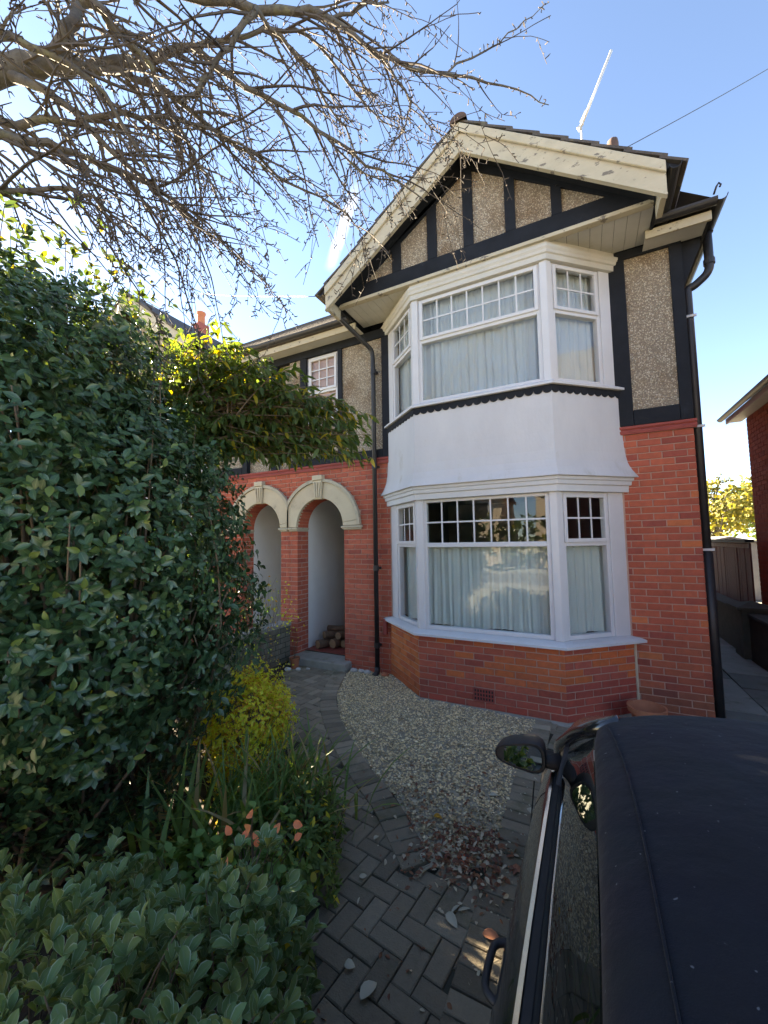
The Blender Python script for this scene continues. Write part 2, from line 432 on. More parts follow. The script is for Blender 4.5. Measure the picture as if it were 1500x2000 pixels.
leaf_mat('litter_leaf', (.14, .05, .035), (.27, .12, .06), rough=.6, trans=.1, c3=(.48, .42, .31), f3=.28)
leaf_mat('pale_leaf', (.50, .49, .40), (.40, .38, .29), rough=.7, trans=.1)
leaf_mat('russet_leaf', (.42, .15, .09), (.38, .18, .10), rough=.6, trans=.1)
leaf_mat('autumn_leaf', (.20, .17, .035), (.11, .13, .03), rough=.6, trans=.35)
leaf_mat('bud', (.42, .45, .26), (.34, .38, .20), rough=.6, trans=.1)

# ------------------------------------------------------------------ mesh helpers
def tag(o, label=None, cat=None, group=None, kind=None):
    if label: o['label'] = label
    if cat: o['category'] = cat
    if group: o['group'] = group
    if kind: o['kind'] = kind
    return o
def empty(name, loc, label, cat, group=None):
    o = bpy.data.objects.new(name, None)
    o.empty_display_size = .1
    COL.objects.link(o)
    o.location = loc
    return tag(o, label, cat, group)
def put(o, parent):
    COL.objects.link(o)
    if parent is not None:
        o.parent = parent
        if parent.type == 'EMPTY':
            o.matrix_parent_inverse = Matrix.Translation(-Vector(parent.location))
        else:
            o.matrix_parent_inverse = Matrix.Identity(4)
    return o

class MB:
    def __init__(s):
        s.v = []; s.f = []; s.c = []
    def add(s, vs, fs, col=None):
        o = len(s.v)
        s.v += [tuple(v) for v in vs]
        s.f += [tuple(i+o for i in f) for f in fs]
        s.c += [col]*len(fs)
        return s
    def box(s, x0, x1, y0, y1, z0, z1, col=None):
        return s.add([(x0, y0, z0), (x1, y0, z0), (x1, y1, z0), (x0, y1, z0), (x0, y0, z1), (x1, y0, z1), (x1, y1, z1), (x0, y1, z1)],
                     [(0, 3, 2, 1), (4, 5, 6, 7), (0, 1, 5, 4), (1, 2, 6, 5), (2, 3, 7, 6), (3, 0, 4, 7)], col)
    def mbox(s, mat, x0, x1, y0, y1, z0, z1, col=None):
        vs = [(x0, y0, z0), (x1, y0, z0), (x1, y1, z0), (x0, y1, z0), (x0, y0, z1), (x1, y0, z1), (x1, y1, z1), (x0, y1, z1)]
        return s.add([mat @ Vector(v) for v in vs], [(0, 3, 2, 1), (4, 5, 6, 7), (0, 1, 5, 4), (1, 2, 6, 5), (2, 3, 7, 6), (3, 0, 4, 7)], col)
    def prism_xz(s, poly, y0, y1, col=None):
        """polygon of (x, z), counter-clockwise seen from -Y, extruded y0 to y1"""
        n = len(poly)
        vs = [(x, y0, z) for x, z in poly] + [(x, y1, z) for x, z in poly]
        fs = [tuple(range(n)), tuple(range(2*n-1, n-1, -1))] + [(i+n, (i+1) % n+n, (i+1) % n, i) for i in range(n)]
        return s.add(vs, fs, col)
    def prism_xy(s, poly, z0, z1, col=None):
        n = len(poly)
        vs = [(x, y, z0) for x, y in poly] + [(x, y, z1) for x, y in poly]
        fs = [tuple(range(n-1, -1, -1)), tuple(range(n, 2*n))] + [(i, (i+1) % n, (i+1) % n+n, i+n) for i in range(n)]
        return s.add(vs, fs, col)
    def tube(s, pts, rad, n=8, caps=True, col=None):
        pts = [Vector(p) for p in pts]
        if not isinstance(rad, (list, tuple)):
            rad = [rad]*len(pts)
        o = len(s.v)
        t0 = (pts[1]-pts[0]).normalized()
        a = t0.orthogonal().normalized()
        for i, p in enumerate(pts):
            t = (pts[min(i+1, len(pts)-1)]-pts[max(i-1, 0)]).normalized()
            a = (a-t*a.dot(t))
            a = a.normalized() if a.length > 1e-6 else t.orthogonal().normalized()
            b = t.cross(a)
            for k in range(n):
                th = 2*math.pi*k/n
                s.v.append(tuple(p+(a*math.cos(th)+b*math.sin(th))*rad[i]))
        for i in range(len(pts)-1):
            for k in range(n):
                k2 = (k+1) % n
                s.f.append((o+i*n+k, o+i*n+k2, o+(i+1)*n+k2, o+(i+1)*n+k)); s.c.append(col)
        if caps and n > 2:
            s.f.append(tuple(o+k for k in range(n-1, -1, -1))); s.c.append(col)
            e = o+(len(pts)-1)*n
            s.f.append(tuple(e+k for k in range(n))); s.c.append(col)
        return s
    def lathe(s, prof, cx, cy, n=24, col=None):
        o = len(s.v)
        for r, z in prof:
            for k in range(n):
                th = 2*math.pi*k/n
                s.v.append((cx+r*math.cos(th), cy+r*math.sin(th), z))
        for i in range(len(prof)-1):
            for k in range(n):
                k2 = (k+1) % n
                s.f.append((o+i*n+k, o+i*n+k2, o+(i+1)*n+k2, o+(i+1)*n+k)); s.c.append(col)
        return s
    def mesh(s, name, mat, smooth=False):
        me = bpy.data.meshes.new(name)
        me.from_pydata(s.v, [], s.f)
        if any(c is not None for c in s.c):
            ca_ = me.color_attributes.new('tint', 'FLOAT_COLOR', 'CORNER')
            arr = []
            for f, c in zip(s.f, s.c):
                c = c or (1, 1, 1)
                arr += [c[0], c[1], c[2], 1.0]*len(f)
            ca_.data.foreach_set('color', arr)
        me.materials.append(MATS[mat])
        if smooth:
            me.polygons.foreach_set('use_smooth', [True]*len(me.polygons))
        me.update()
        return me
    def build(s, name, mat, parent=None, smooth=False, kind=None, bevel=0, auto=None):
        o = bpy.data.objects.new(name, s.mesh(name, mat, smooth))
        put(o, parent)
        if kind: o['kind'] = kind
        if bevel:
            md = o.modifiers.new('edge', 'BEVEL')
            md.width = bevel; md.segments = 2; md.limit_method = 'ANGLE'; md.angle_limit = R(40)
        return o

def inside(poly, x, y):
    c = False
    j = len(poly)-1
    for i in range(len(poly)):
        xi, yi = poly[i]; xj, yj = poly[j]
        if (yi > y) != (yj > y) and x < (xj-xi)*(y-yi)/(yj-yi)+xi:
            c = not c
        j = i
    return c

# ------------------------------------------------------------------ dimensions of the house
DW = 5.174                      # main wall plane
BAY = [(-2.561, 5.174), (-1.877, 4.559), (-0.252, 4.559), (0.431, 5.174)]
XR = 1.081                      # right-hand corner of the house
XPARTY = -4.431                 # party line between the two porches
G = -0.06                       # ground level at the house
ZS = 3.0                        # top of plain brickwork
XG = -1.099                     # gable centre

def bay_off(o):
    out = []
    lines = []
    for i in range(3):
        a = Vector(BAY[i]); b = Vector(BAY[i+1])
        d = (b-a).normalized()
        n = Vector((d.y, -d.x))
        lines.append((a+n*o, d))
    def inter(l, m):
        (a, d), (b, e) = l, m
        det = -d.x*e.y+d.y*e.x
        w = b-a
        t = (-w.x*e.y+w.y*e.x)/det
        return a+d*t
    wall = (Vector((0, DW)), Vector((1, 0)))
    return [inter(wall, lines[0]), inter(lines[0], lines[1]), inter(lines[1], lines[2]), inter(lines[2], wall)]

def bay_band(name, prof, mat, parent, smooth=False):
    """moulding round the bay: prof = [(z, offset)...]; closed behind"""
    mb = MB()
    rings = [(z, bay_off(o)) for z, o in prof] + [(prof[-1][0], bay_off(-.25)), (prof[0][0], bay_off(-.25))]
    o = 0
    vs = []
    for z, pts in rings:
        vs += [(p.x, p.y, z) for p in pts]
    n = len(rings)
    fs = []
    for i in range(n):
        j = (i+1) % n
        for k in range(3):
            fs.append((i*4+k, i*4+k+1, j*4+k+1, j*4+k))
    for k in (0, 3):
        f = tuple(i*4+k for i in range(n))
        fs.append(f if k == 3 else f[::-1])
    mb.add(vs, fs)
    return mb.build(name, mat, parent, smooth)

# ------------------------------------------------------------------ ground, setting
def sheet(name, poly, z, mat):
    mb = MB()
    mb.add([(x, y, z) for x, y in poly], [tuple(range(len(poly)))])
    return tag(mb.build(name, mat), kind='structure')
sheet('ground', [(-300, -300), (300, -300), (300, 300), (-300, 300)], G-.03, 'open_ground')
sheet('road', [(-80, -14), (80, -14), (80, -8), (-80, -8)], G-.024, 'asphalt')
pv = tag(MB().box(-80, 80, -8, -6.2, G-.2, G+.05).build('pavement', 'concrete'), kind='structure')
pv2 = tag(MB().box(-80, 80, -15.8, -14, G-.2, G+.05).build('far_pavement', 'concrete'), kind='structure')

EDGE_OUT = [(-3.168, 4.961), (-2.874, 4.258), (-2.603, 3.876), (-2.294, 3.535), (-1.946, 3.219), (-1.615, 2.949), (-1.347, 2.765), (-1.142, 2.574), (-1.0, 2.43), (-.86, 2.30)]
EDGE_IN = [(-3.38, 4.90), (-3.06, 4.15), (-2.76, 3.74), (-2.42, 3.38), (-2.06, 3.05), (-1.72, 2.77), (-1.46, 2.59), (-1.27, 2.41), (-1.14, 2.28), (-1.0, 2.15)]
BED = [(-4.15, 4.80), (-3.85, 4.20), (-2.62, 3.10), (-1.95, 2.50), (-1.58, 2.10), (-1.36, 1.78), (-1.05, 1.35), (-.85, .9), (-.7, .2), (-.6, -1.0)]
PATH = [(-4.3, 5.05)] + BED + [(-.47, -1.0), (-.47, 2.35), (-.80, 2.36)] + [((a[0]+b[0])/2, (a[1]+b[1])/2) for a, b in zip(EDGE_OUT, EDGE_IN)][::-1] + [(-3.30, 5.05)]
sheet('path', [(-4.9, 5.4), (-4.9, -1), (-.3, -1), (-.3, 5.4)], G-.016, 'joint_sand')
GRAVEL = EDGE_OUT + [(-.74, 2.33), (-.58, 2.46), (-.60, 3.4), (-.55, 4.52), (-1.86, 4.54), (-2.55, 5.17), (-3.2, 5.17)]
gb = sheet('gravel_bed', GRAVEL, G-.004, 'gravel_bed')
gb.name = 'gravel_base'
DRIVE = [(-.42, -1.2), (2.05, -1.2), (2.05, 5.17), (.43, 5.17), (-.252, 4.56), (-.42, 4.55)]
sheet('driveway', [(-.5, -6.2), (2.6, -6.2), (2.6, 5.2), (-.5, 5.2)], G-.012, 'joint_sand')
sheet('flower_bed', [(-12, -1), (-.62, -1), (-.72, .2), (-.87, .9), (-1.07, 1.33), (-1.38, 1.76), (-1.6, 2.08), (-1.97, 2.48), (-2.64, 3.08), (-3.87, 4.18), (-4.2, 4.8), (-12, 4.8)], G-.008, 'soil')

# ------------------------------------------------------------------ brickwork
BRICK_CACHE = {}
def brick_mesh(w, h, d, mat, var):
    key = (round(w, 3), h, d, mat, var)
    if key in BRICK_CACHE:
        return BRICK_CACHE[key]
    rr = random.Random(hash(key) & 0xffff)
    c = .004
    j = lambda: rr.uniform(-.0028, .0028)
    x, z = w/2, h/2
    vs = [(-x, 0.0+c, -z), (x, c, -z), (x, c, z), (-x, c, z),
          (-x+c+j(), j(), -z+c+j()), (x-c+j(), j(), -z+c+j()), (x-c+j(), j(), z-c+j()), (-x+c+j(), j(), z-c+j()),
          (-x, d, -z), (x, d, -z), (x, d, z), (-x, d, z)]
    fs = [(4, 5, 6, 7), (0, 1, 5, 4), (1, 2, 6, 5), (2, 3, 7, 6), (3, 0, 4, 7), (0, 8, 9, 1), (1, 9, 10, 2), (2, 10, 11, 3), (3, 11, 8, 0)]
    mb = MB(); mb.add(vs, fs)
    me = mb.mesh('brick', mat)
    BRICK_CACHE[key] = (me, vs, fs)
    return BRICK_CACHE[key]

def brick_colour(x, y, z, zone):
    r = random.random()
    base = [.43, .112, .070]
    if zone == 'pier':
        if r < .04: base = [.56, .17, .075]
        elif r < .18: base = [.34, .088, .064]
        elif r < .5: base = [.47, .128, .075]
        if z < .75: base = [base[0]*.82+.02, base[1]*.95, base[2]*.95]
        if z < .25: base = [base[0]*.72, base[1]*.9, base[2]*.95]
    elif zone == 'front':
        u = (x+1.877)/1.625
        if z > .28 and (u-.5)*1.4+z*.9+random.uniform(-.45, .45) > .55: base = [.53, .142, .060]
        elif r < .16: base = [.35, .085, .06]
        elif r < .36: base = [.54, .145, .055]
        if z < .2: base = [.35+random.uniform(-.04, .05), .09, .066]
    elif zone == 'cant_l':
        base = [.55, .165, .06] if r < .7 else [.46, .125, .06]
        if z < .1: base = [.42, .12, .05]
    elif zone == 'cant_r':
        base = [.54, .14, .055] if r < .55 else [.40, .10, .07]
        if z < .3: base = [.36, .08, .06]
    else:
        if r < .3: base = [.47, .13, .080]
        elif r < .42: base = [.36, .094, .066]
    k = random.uniform(.92, 1.09)
    return [c*k for c in base]

def brick_wall(parent, ox, oy, ang, z0, courses, spans, zone, joined=None, phase=0, h=.065, pitch=.075, mat='brick', bl=.215, depth=.05, quoin=True):
    """courses of stretcher bond on a wall face; u runs from (ox, oy) along ang. spans(z) -> solid intervals of u."""
    ca_, sa_ = math.cos(ang), math.sin(ang)
    for i in range(courses):
        zc = z0+pitch*(i+.5)
        for (a, b) in spans(zc):
            st = math.floor((a-.3)/(bl+.01))
            u = st*(bl+.01)+((i+phase) % 2)*(bl+.01)/2
            while u < b:
                u0, u1 = max(u+.005, a), min(u+.005+bl, b)
                u += bl+.01
                w = u1-u0
                if w < .025:
                    continue
                w = round(w/.005)*.005
                um = (u0+u1)/2
                x, y = ox+ca_*um, oy+sa_*um
                me, vs, fs = brick_mesh(w, h, depth, mat, random.randrange(2))
                col = brick_colour(x, y, zc, zone) if zone else [random.uniform(.75, 1.2)]*3
                pr = random.uniform(-.002, .0015)
                if joined is None:
                    o = bpy.data.objects.new('brick', me)
                    put(o, parent)
                    o.location = (x-sa_*pr, y+ca_*pr, zc)
                    o.rotation_euler = (R(random.uniform(-.5, .5)), R(random.uniform(-.35, .35)), ang+R(random.uniform(-.4, .4)))
                    o.color = (*col, 1)
                else:
                    joined.add([(x+ca_*vx-sa_*(vy+pr), y+sa_*vx+ca_*(vy+pr), zc+vz) for vx, vy, vz in vs], fs, col)

# ------------------------------------------------------------------ the house
house = empty('house', (-1.1, DW, 0), 'red brick house with gabled two-storey white bay and black half-timbering', 'house')
nhouse = empty('neighbouring_house', (-7.7, DW, 0), 'attached half of the pair, mostly hidden behind the big evergreen bush', 'house')

ZSP, XA1, XA2 = 2.09, -4.254, -3.341
ARC = ((XA1+XA2)/2, (XA2-XA1)/2)            # centre x, inner radius
ARCN = (2*XPARTY-ARC[0], ARC[1])
ROUT = .77
def ring_half(z, r):
    d = z-ZSP
    return math.sqrt(r*r-d*d) if abs(d) < r else 0
def wall_spans(z):
    cuts = []
    for cx, ri in (ARC, ARCN):
        if z < ZSP-.04:
            cuts.append((cx-ri, cx+ri))
        else:
            hw = ring_half(max(z, ZSP), ROUT-.01)
            if hw: cuts.append((cx-hw, cx+hw))
    return cuts
def solid(a, b, z):
    out = [(a, b)]
    for c0, c1 in wall_spans(z):
        nxt = []
        for p, q in out:
            if c1 <= p or c0 >= q:
                nxt.append((p, q)); continue
            if c0 > p: nxt.append((p, c0))
            if c1 < q: nxt.append((c1, q))
        out = nxt
    return [(p, q) for p, q in out if q-p > .03]

NC = 41
Z0 = ZS-NC*.075
# pier to the right of the bay
pier = MB().box(BAY[3][0]-.1, XR-.004, DW+.007, DW+.25, G-.1, 5.1).build('wall', 'mortar', house)
brick_wall(pier, 0, DW, 0, Z0, NC, lambda z: [(BAY[3][0]-.02, XR)], 'pier')
# side wall facing the passage, back wall, and the joined bricks of its edge
MB().box(XR-.24, XR-.006, DW+.25, 13, G-.1, 5.1).build('side_wall', 'neighbour_brick', house)
MB().box(XPARTY, XR-.24, 12.8, 13, G-.1, 5.1).build('back_wall', 'mortar', house)
# front wall left of the bay, with porch arch
def wall_with_arch(a, b, cx, ri, name, parent, mat, y0, y1, ztop, zbot):
    """slab with an arched opening centred cx"""
    mb = MB()
    if cx is None:
        mb.box(a, b, y0, y1, zbot, ztop)
        return mb.build(name, mat, parent)
    mb.box(a, cx-ri, y0, y1, zbot, ZSP)
    mb.box(cx+ri, b, y0, y1, zbot, ZSP)
    n = 24
    for k in range(n):
        t0, t1 = math.pi*(1-k/n), math.pi*(1-(k+1)/n)
        x0, x1 = cx+ri*math.cos(t0), cx+ri*math.cos(t1)
        z0, z1 = ZSP+ri*math.sin(t0), ZSP+ri*math.sin(t1)
        mb.add([(x0, y0, z0), (x1, y0, z1), (x1, y0, ztop), (x0, y0, ztop), (x0, y1, z0), (x1, y1, z1), (x1, y1, ztop), (x0, y1, ztop)],
               [(0, 1, 2, 3), (7, 6, 5, 4), (0, 4, 5, 1)])
    mb.box(a, cx-ri, y0, y1, ZSP, ztop)
    mb.box(cx+ri, b, y0, y1, ZSP, ztop)
    return mb.build(name, mat, parent)
lw = wall_with_arch(XPARTY, BAY[0][0]+.1, ARC[0], ARC[1]+.004, 'wall', house, 'mortar', DW+.007, DW+.29, 3.0, G-.1)
jb = MB()
brick_wall(None, 0, DW, 0, Z0, NC, lambda z: solid(XPARTY, BAY[0][0]+.02, z), 'left', joined=jb)
# jambs of the porch arch
brick_wall(None, XA1, DW, R(90), Z0, 28, lambda z: [(0.0, .285)], 'left', joined=jb, phase=1)
brick_wall(None, XA2, DW+.285, R(-90), Z0, 28, lambda z: [(0.0, .285)], 'left', joined=jb, phase=1)
jb.build('brickwork', 'brick_joined', lw, kind='stuff')
# arch intrados in red brick
def intrados(cx, ri, parent, name):
    mb = MB(); n = 26
    for k in range(n):
        t0, t1 = math.pi*(1-k/n)-.004, math.pi*(1-(k+1)/n)+.004
        col = brick_colour(0, 0, 2, 'left')
        q = []
        for r_ in (ri, ri+.05):
            for t in (t0, t1):
                for y in (DW+.012, DW+.285):
                    q.append((cx+r_*math.cos(t), y, ZSP+r_*math.sin(t)))
        mb.add(q, [(0, 1, 3, 2), (4, 6, 7, 5), (0, 2, 6, 4), (1, 5, 7, 3), (0, 4, 5, 1), (2, 3, 7, 6)], col)
    return mb.build(name, 'brick_joined', parent, kind='stuff')
intrados(ARC[0], ARC[1], lw, 'arch_soffit')

def arch_trim(cx, ri, parent, lo, hi):
    """stone arch: band, hood mould, keystone and imposts, cut off at the party line"""
    def ring(r0, r1, y0, y1, ta, tb, n, name, mat):
        mb = MB(); vs = []; fs = []
        for k in range(n+1):
            t = ta+(tb-ta)*k/n
            for r_, y in ((r0, y0), (r1, y0), (r1, y1), (r0, y1)):
                x = cx+r_*math.cos(t)
                vs.append((min(max(x, lo), hi), y, ZSP+r_*math.sin(t)))
        for k in range(n):
            for q in range(4):
                q2 = (q+1) % 4
                fs.append((k*4+q, (k+1)*4+q, (k+1)*4+q2, k*4+q2))
        fs.append((0, 1, 2, 3)); fs.append((n*4+3, n*4+2, n*4+1, n*4))
        mb.add(vs, fs)
        return mb.build(name, mat, parent, bevel=.004)
    a = ring(ri, ROUT-.055, DW-.035, DW+.05, R(7), R(82), 14, 'arch_stone', 'stone')
    ring(ri, ROUT-.055, DW-.035, DW+.05, R(98), R(179.5), 14, 'arch_stone', 'stone')
    ring(ri, ROUT-.055, DW-.0349, DW+.05, R(.5), R(6.6), 3, 'arch_stone', 'stone')
    ring(ROUT-.052, ROUT, DW-.06, DW+.02, R(.5), R(84), 14, 'hood_mould', 'stone_hood')
    ring(ROUT-.052, ROUT, DW-.06, DW+.02, R(96), R(179.5), 14, 'hood_mould', 'stone_hood')
    k = MB()
    k.prism_xz([(cx-.065, ZSP+ri-.02), (cx+.065, ZSP+ri-.02), (cx+.085, ZSP+ROUT-.03), (cx-.085, ZSP+ROUT-.03)], DW-.075, DW+.03)
    ks = k.build('keystone', 'stone', parent, bevel=.006)
    for d in (-.045, 0, .045):
        MB().prism_xz([(cx+d*.6-.009, ZSP+ri+.0), (cx+d*.6+.009, ZSP+ri+.0), (cx+d*1.2+.012, ZSP+ROUT-.06), (cx+d*1.2-.012, ZSP+ROUT-.06)], DW-.092, DW-.074).build('flute', 'stone', ks, bevel=.004)
    MB().box(cx-.095, cx+.095, DW-.09, DW+.03, ZSP+ROUT-.027, ZSP+ROUT+.055).build('cap', 'stone', ks, bevel=.01)
def impost(x0, x1, parent):
    mb = MB()
    mb.box(x0, x1, DW-.05, DW+.27, ZSP-.035, ZSP-.003)
    mb.box(x0+.02, x1-.02, DW-.03, DW+.27, ZSP-.06, ZSP-.0352)
    mb.build('impost', 'stone_hood', parent, bevel=.006)
arch_trim(ARC[0], ARC[1], house, XPARTY+.001, 9)
impost(XPARTY+.001, XA1+.03, house)
impost(XA2-.03, XA2+.345, house)
# porch
MB().box(XA1-.03, XA1-.004, DW+.29, 7.0, G, 3.0).build('porch_wall', 'plaster', house)
MB().box(XA2+.004, XA2+.03, DW+.29, 7.0, G, 3.0).build('porch_wall', 'plaster', house)
pb = MB().box(XA1-.03, XA2+.03, 7.0, 7.06, G, 3.0).build('porch_wall', 'plaster', house)
MB().box(XA1-.03, XA2+.03, DW+.29, 7.0, 2.72, 2.78).build('porch_ceiling', 'plaster', house)
pf = MB().box(XA1-.03, XA2+.03, DW+.2, 7.0, G, .055).build('porch_floor', 'joint_sand', house)
qt = MB().box(-.074, .074, -.074, .074, -.006, .006).mesh('tile', 'quarry_tile')
for i in range(6):
    for j in range(11):
        o = bpy.data.objects.new('tile', qt); put(o, pf)
        o.location = (XA1+.075+i*.152, DW+.28+j*.152, .058+random.uniform(-.001, .001))
stp = MB().box(XA1-.02, XA2+.12, 4.98, DW+.2, G-.1, .048)
stp.build('doorstep', 'concrete', house, bevel=.015)
fd = MB().box(XA1+.1, XA2-.06, 6.93, 6.995, .06, 2.1).build('front_door', 'black_timber', house, bevel=.01)
MB().box(XA1+.22, XA2-.2, 6.915, 6.93, 1.2, 1.95).build('pane', 'window_glass', fd)
MB().box(XA2-.16, XA2-.13, 6.89, 6.93, 1.0, 1.1).build('handle', 'chrome', fd)

# bay brick base
for i, (zone) in enumerate(('cant_l', 'front', 'cant_r')):
    a = Vector(BAY[i]); b = Vector(BAY[i+1])
    d = b-a; ln = d.length; ang = math.atan2(d.y, d.x)
    n = Vector((-math.sin(ang), math.cos(ang)))
    mb = MB()
    q = [a+n*.007, b+n*.007, b+n*.16, a+n*.16]
    mb.prism_xy([(v.x, v.y) for v in q], G-.1, .70)
    bw = mb.build('bay_wall', 'mortar', house)
    if zone == 'front':
        xs0 = (-1.218+1.877, -.985+1.877)
        sp = lambda z, L_=ln: [(0.0, L_)] if not (.03 < z < .165) else [(0.0, xs0[0]-.005), (xs0[1]+.005, L_)]
    else:
        sp = lambda z, L_=ln: [(0.0, L_)]
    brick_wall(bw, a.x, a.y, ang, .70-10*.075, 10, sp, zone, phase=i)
    if zone == 'front':
        ab = MB()
        x0 = a.x+xs0[0]; x1 = a.x+xs0[1]
        ab.box(x0, x1, 4.562, 4.60, .028, .168)
        abo = ab.build('air_brick', 'string_brick', house, bevel=.003)
        g_ = MB()
        for r_ in range(4):
            g_.box(x0, x1, 4.553, 4.563, .028+r_*.0425, .040+r_*.0425)
        for c_ in range(8):
            xx = x0+(x1-x0-.012)*c_/7
            g_.box(xx, xx+.012, 4.5535, 4.5625, .028, .1675)
        g_.build('grille', 'string_brick', abo)
        hb = MB().box(x0+.002, x1-.002, 4.5605, 4.5615, .03, .166).build('vent_holes', 'rubber', abo)
bay_band('plinth', [(G-.1, .045), (-.065, .045), (-.05, .01)], 'concrete', house)
# string course
def string(x0, x1, parent):
    mb = MB()
    prof = [(DW+.02, 3.0), (DW-.02, 3.0), (DW-.028, 3.03), (DW-.012, 3.05), (DW-.03, 3.065), (DW-.03, 3.09), (DW+.02, 3.095)]
    vs = []; fs = []
    n = len(prof)
    for x in (x0, x1):
        vs += [(x, y, z) for y, z in prof]
    for k in range(n-1):
        fs.append((k, k+1, k+1+n, k+n))
    fs += [tuple(range(n-1, -1, -1)), tuple(range(n, 2*n))]
    mb.add(vs, fs)
    return mb.build('string_course', 'string_brick', parent)
string(BAY[3][0]-.03, XR+.028, house)
string(XPARTY, BAY[0][0]+.02, house)

# --------------------------------------------- upper walls: pebbledash panels in black timbers
def timber(x0, x1, z0, z1, parent, y0=None, y1=None, name='timber'):
    return MB().box(x0, x1, (y0 if y0 is not None else DW-.022), (y1 if y1 is not None else DW+.06), z0, z1).build(name, 'black_timber', parent, bevel=.004)
def panel(x0, x1, z0, z1, parent, y=DW+.004):
    return MB().box(x0, x1, y, y+.05, z0, z1).build('pebbledash_panel', 'pebbledash', parent)
MB().box(XPARTY, BAY[0][0]+.1, DW+.06, DW+.25, 3.0, 5.1).build('upper_wall', 'mortar', house)
panel(.53, .99, 3.25, 5.08, house)
timber(BAY[3][0]-.06, .545, 3.096, 5.06, house)
timber(.974, XR+.006, 3.096, 5.06, house)
timber(.548, .971, 3.096, 3.27, house)
timber(BAY[3][0]-.06, XR+.006, 5.063, 5.16, house, y0=DW-.024)
panel(-3.36, -2.62, 3.2, 5.0, house)
timber(-2.635, -2.50, 3.096, 4.94, house)
timber(-3.43, -3.35, 3.096, 4.94, house)
timber(-3.348, -2.637, 3.096, 3.22, house)
timber(XPARTY, -2.50, 4.943, 5.08, house, y0=DW-.024)
timber(-4.19, -4.06, 3.096, 4.94, house)
panel(XPARTY, -4.18, 3.2, 5.0, house)
timber(XPARTY, -4.193, 3.096, 3.22, house)
panel(-4.07, -3.42, 3.2, 3.82, house)
timber(-4.057, -3.433, 3.096, 3.22, house, y0=DW-.021)

# --------------------------------------------- windows
def win_frame(A, B, inward):
    """matrix: x along A->B, y inward, z up"""
    d = (Vector(B)-Vector(A)).normalized()
    m = Matrix(((d.x, inward.x, 0, A[0]), (d.y, inward.y, 0, A[1]), (0, 0, 1, 0), (0, 0, 0, 1)))
    return m, (Vector(B)-Vector(A)).length
def window(parent, A, B, z0, zt, z1, cols, rows, e0=0.0, e1=0.0, fwid=.05, opener=True, name='window'):
    A = Vector(A); B = Vector(B)
    d = (B-A).normalized()
    inw = Vector((-d.y, d.x))
    m, ln = win_frame(A, B, inw)
    x0, x1 = e0, ln-e1
    f = MB()
    f.mbox(m, x0, x0+fwid, 0, .07, z0, z1)
    f.mbox(m, x1-fwid, x1, 0, .07, z0, z1)
    f.mbox(m, x0+fwid, x1-fwid, .001, .069, z0, z0+fwid)
    f.mbox(m, x0+fwid, x1-fwid, .001, .069, z1-fwid*.8, z1)
    f.mbox(m, x0+fwid, x1-fwid, .001, .069, zt-.028, zt+.028)
    fo = f.build(name, 'upvc', parent, bevel=.005)
    if opener:
        s = MB(); w = .042
        a, b, c, e = x0+fwid-.022, x1-fwid+.022, zt+.012, z1-fwid*.8+.018
        s.mbox(m, a, a+w, -.018, .02, c, e); s.mbox(m, b-w, b, -.018, .02, c, e)
        s.mbox(m, a+w, b-w, -.0175, .02, c, c+w); s.mbox(m, a+w, b-w, -.0175, .02, e-w, e)
        s.build('sash', 'upvc', fo, bevel=.006)
        gx0, gx1, gz0, gz1 = a+w, b-w, c+w, e-w
    else:
        gx0, gx1, gz0, gz1 = x0+fwid, x1-fwid, zt+.028, z1-fwid*.8
    g = MB().mbox(m, gx0-.005, gx1+.005, .012, .018, gz0-.005, gz1+.005); g.build('pane', 'window_glass', fo)
    g = MB().mbox(m, x0+fwid-.004, x1-fwid+.004, .032, .038, z0+fwid-.004, zt-.024); g.build('pane', 'window_glass', fo)
    if cols:
        bar = MB()
        for i in range(1, cols):
            x = gx0+(gx1-gx0)*i/cols
            bar.mbox(m, x-.009, x+.009, .004, .011, gz0, gz1)
        for j in range(1, rows):
            z = gz0+(gz1-gz0)*j/rows
            bar.mbox(m, gx0, gx1, .0035, .0112, z-.009, z+.009)
        bar.build('glazing_bar', 'upvc', fo)
    return fo
PL = bay_off(-.045); PU = bay_off(-.03)
def post_prism(parent, pts, z0, z1):
    MB().prism_xy(pts, z0, z1).build('post', 'upvc', parent, bevel=.006)
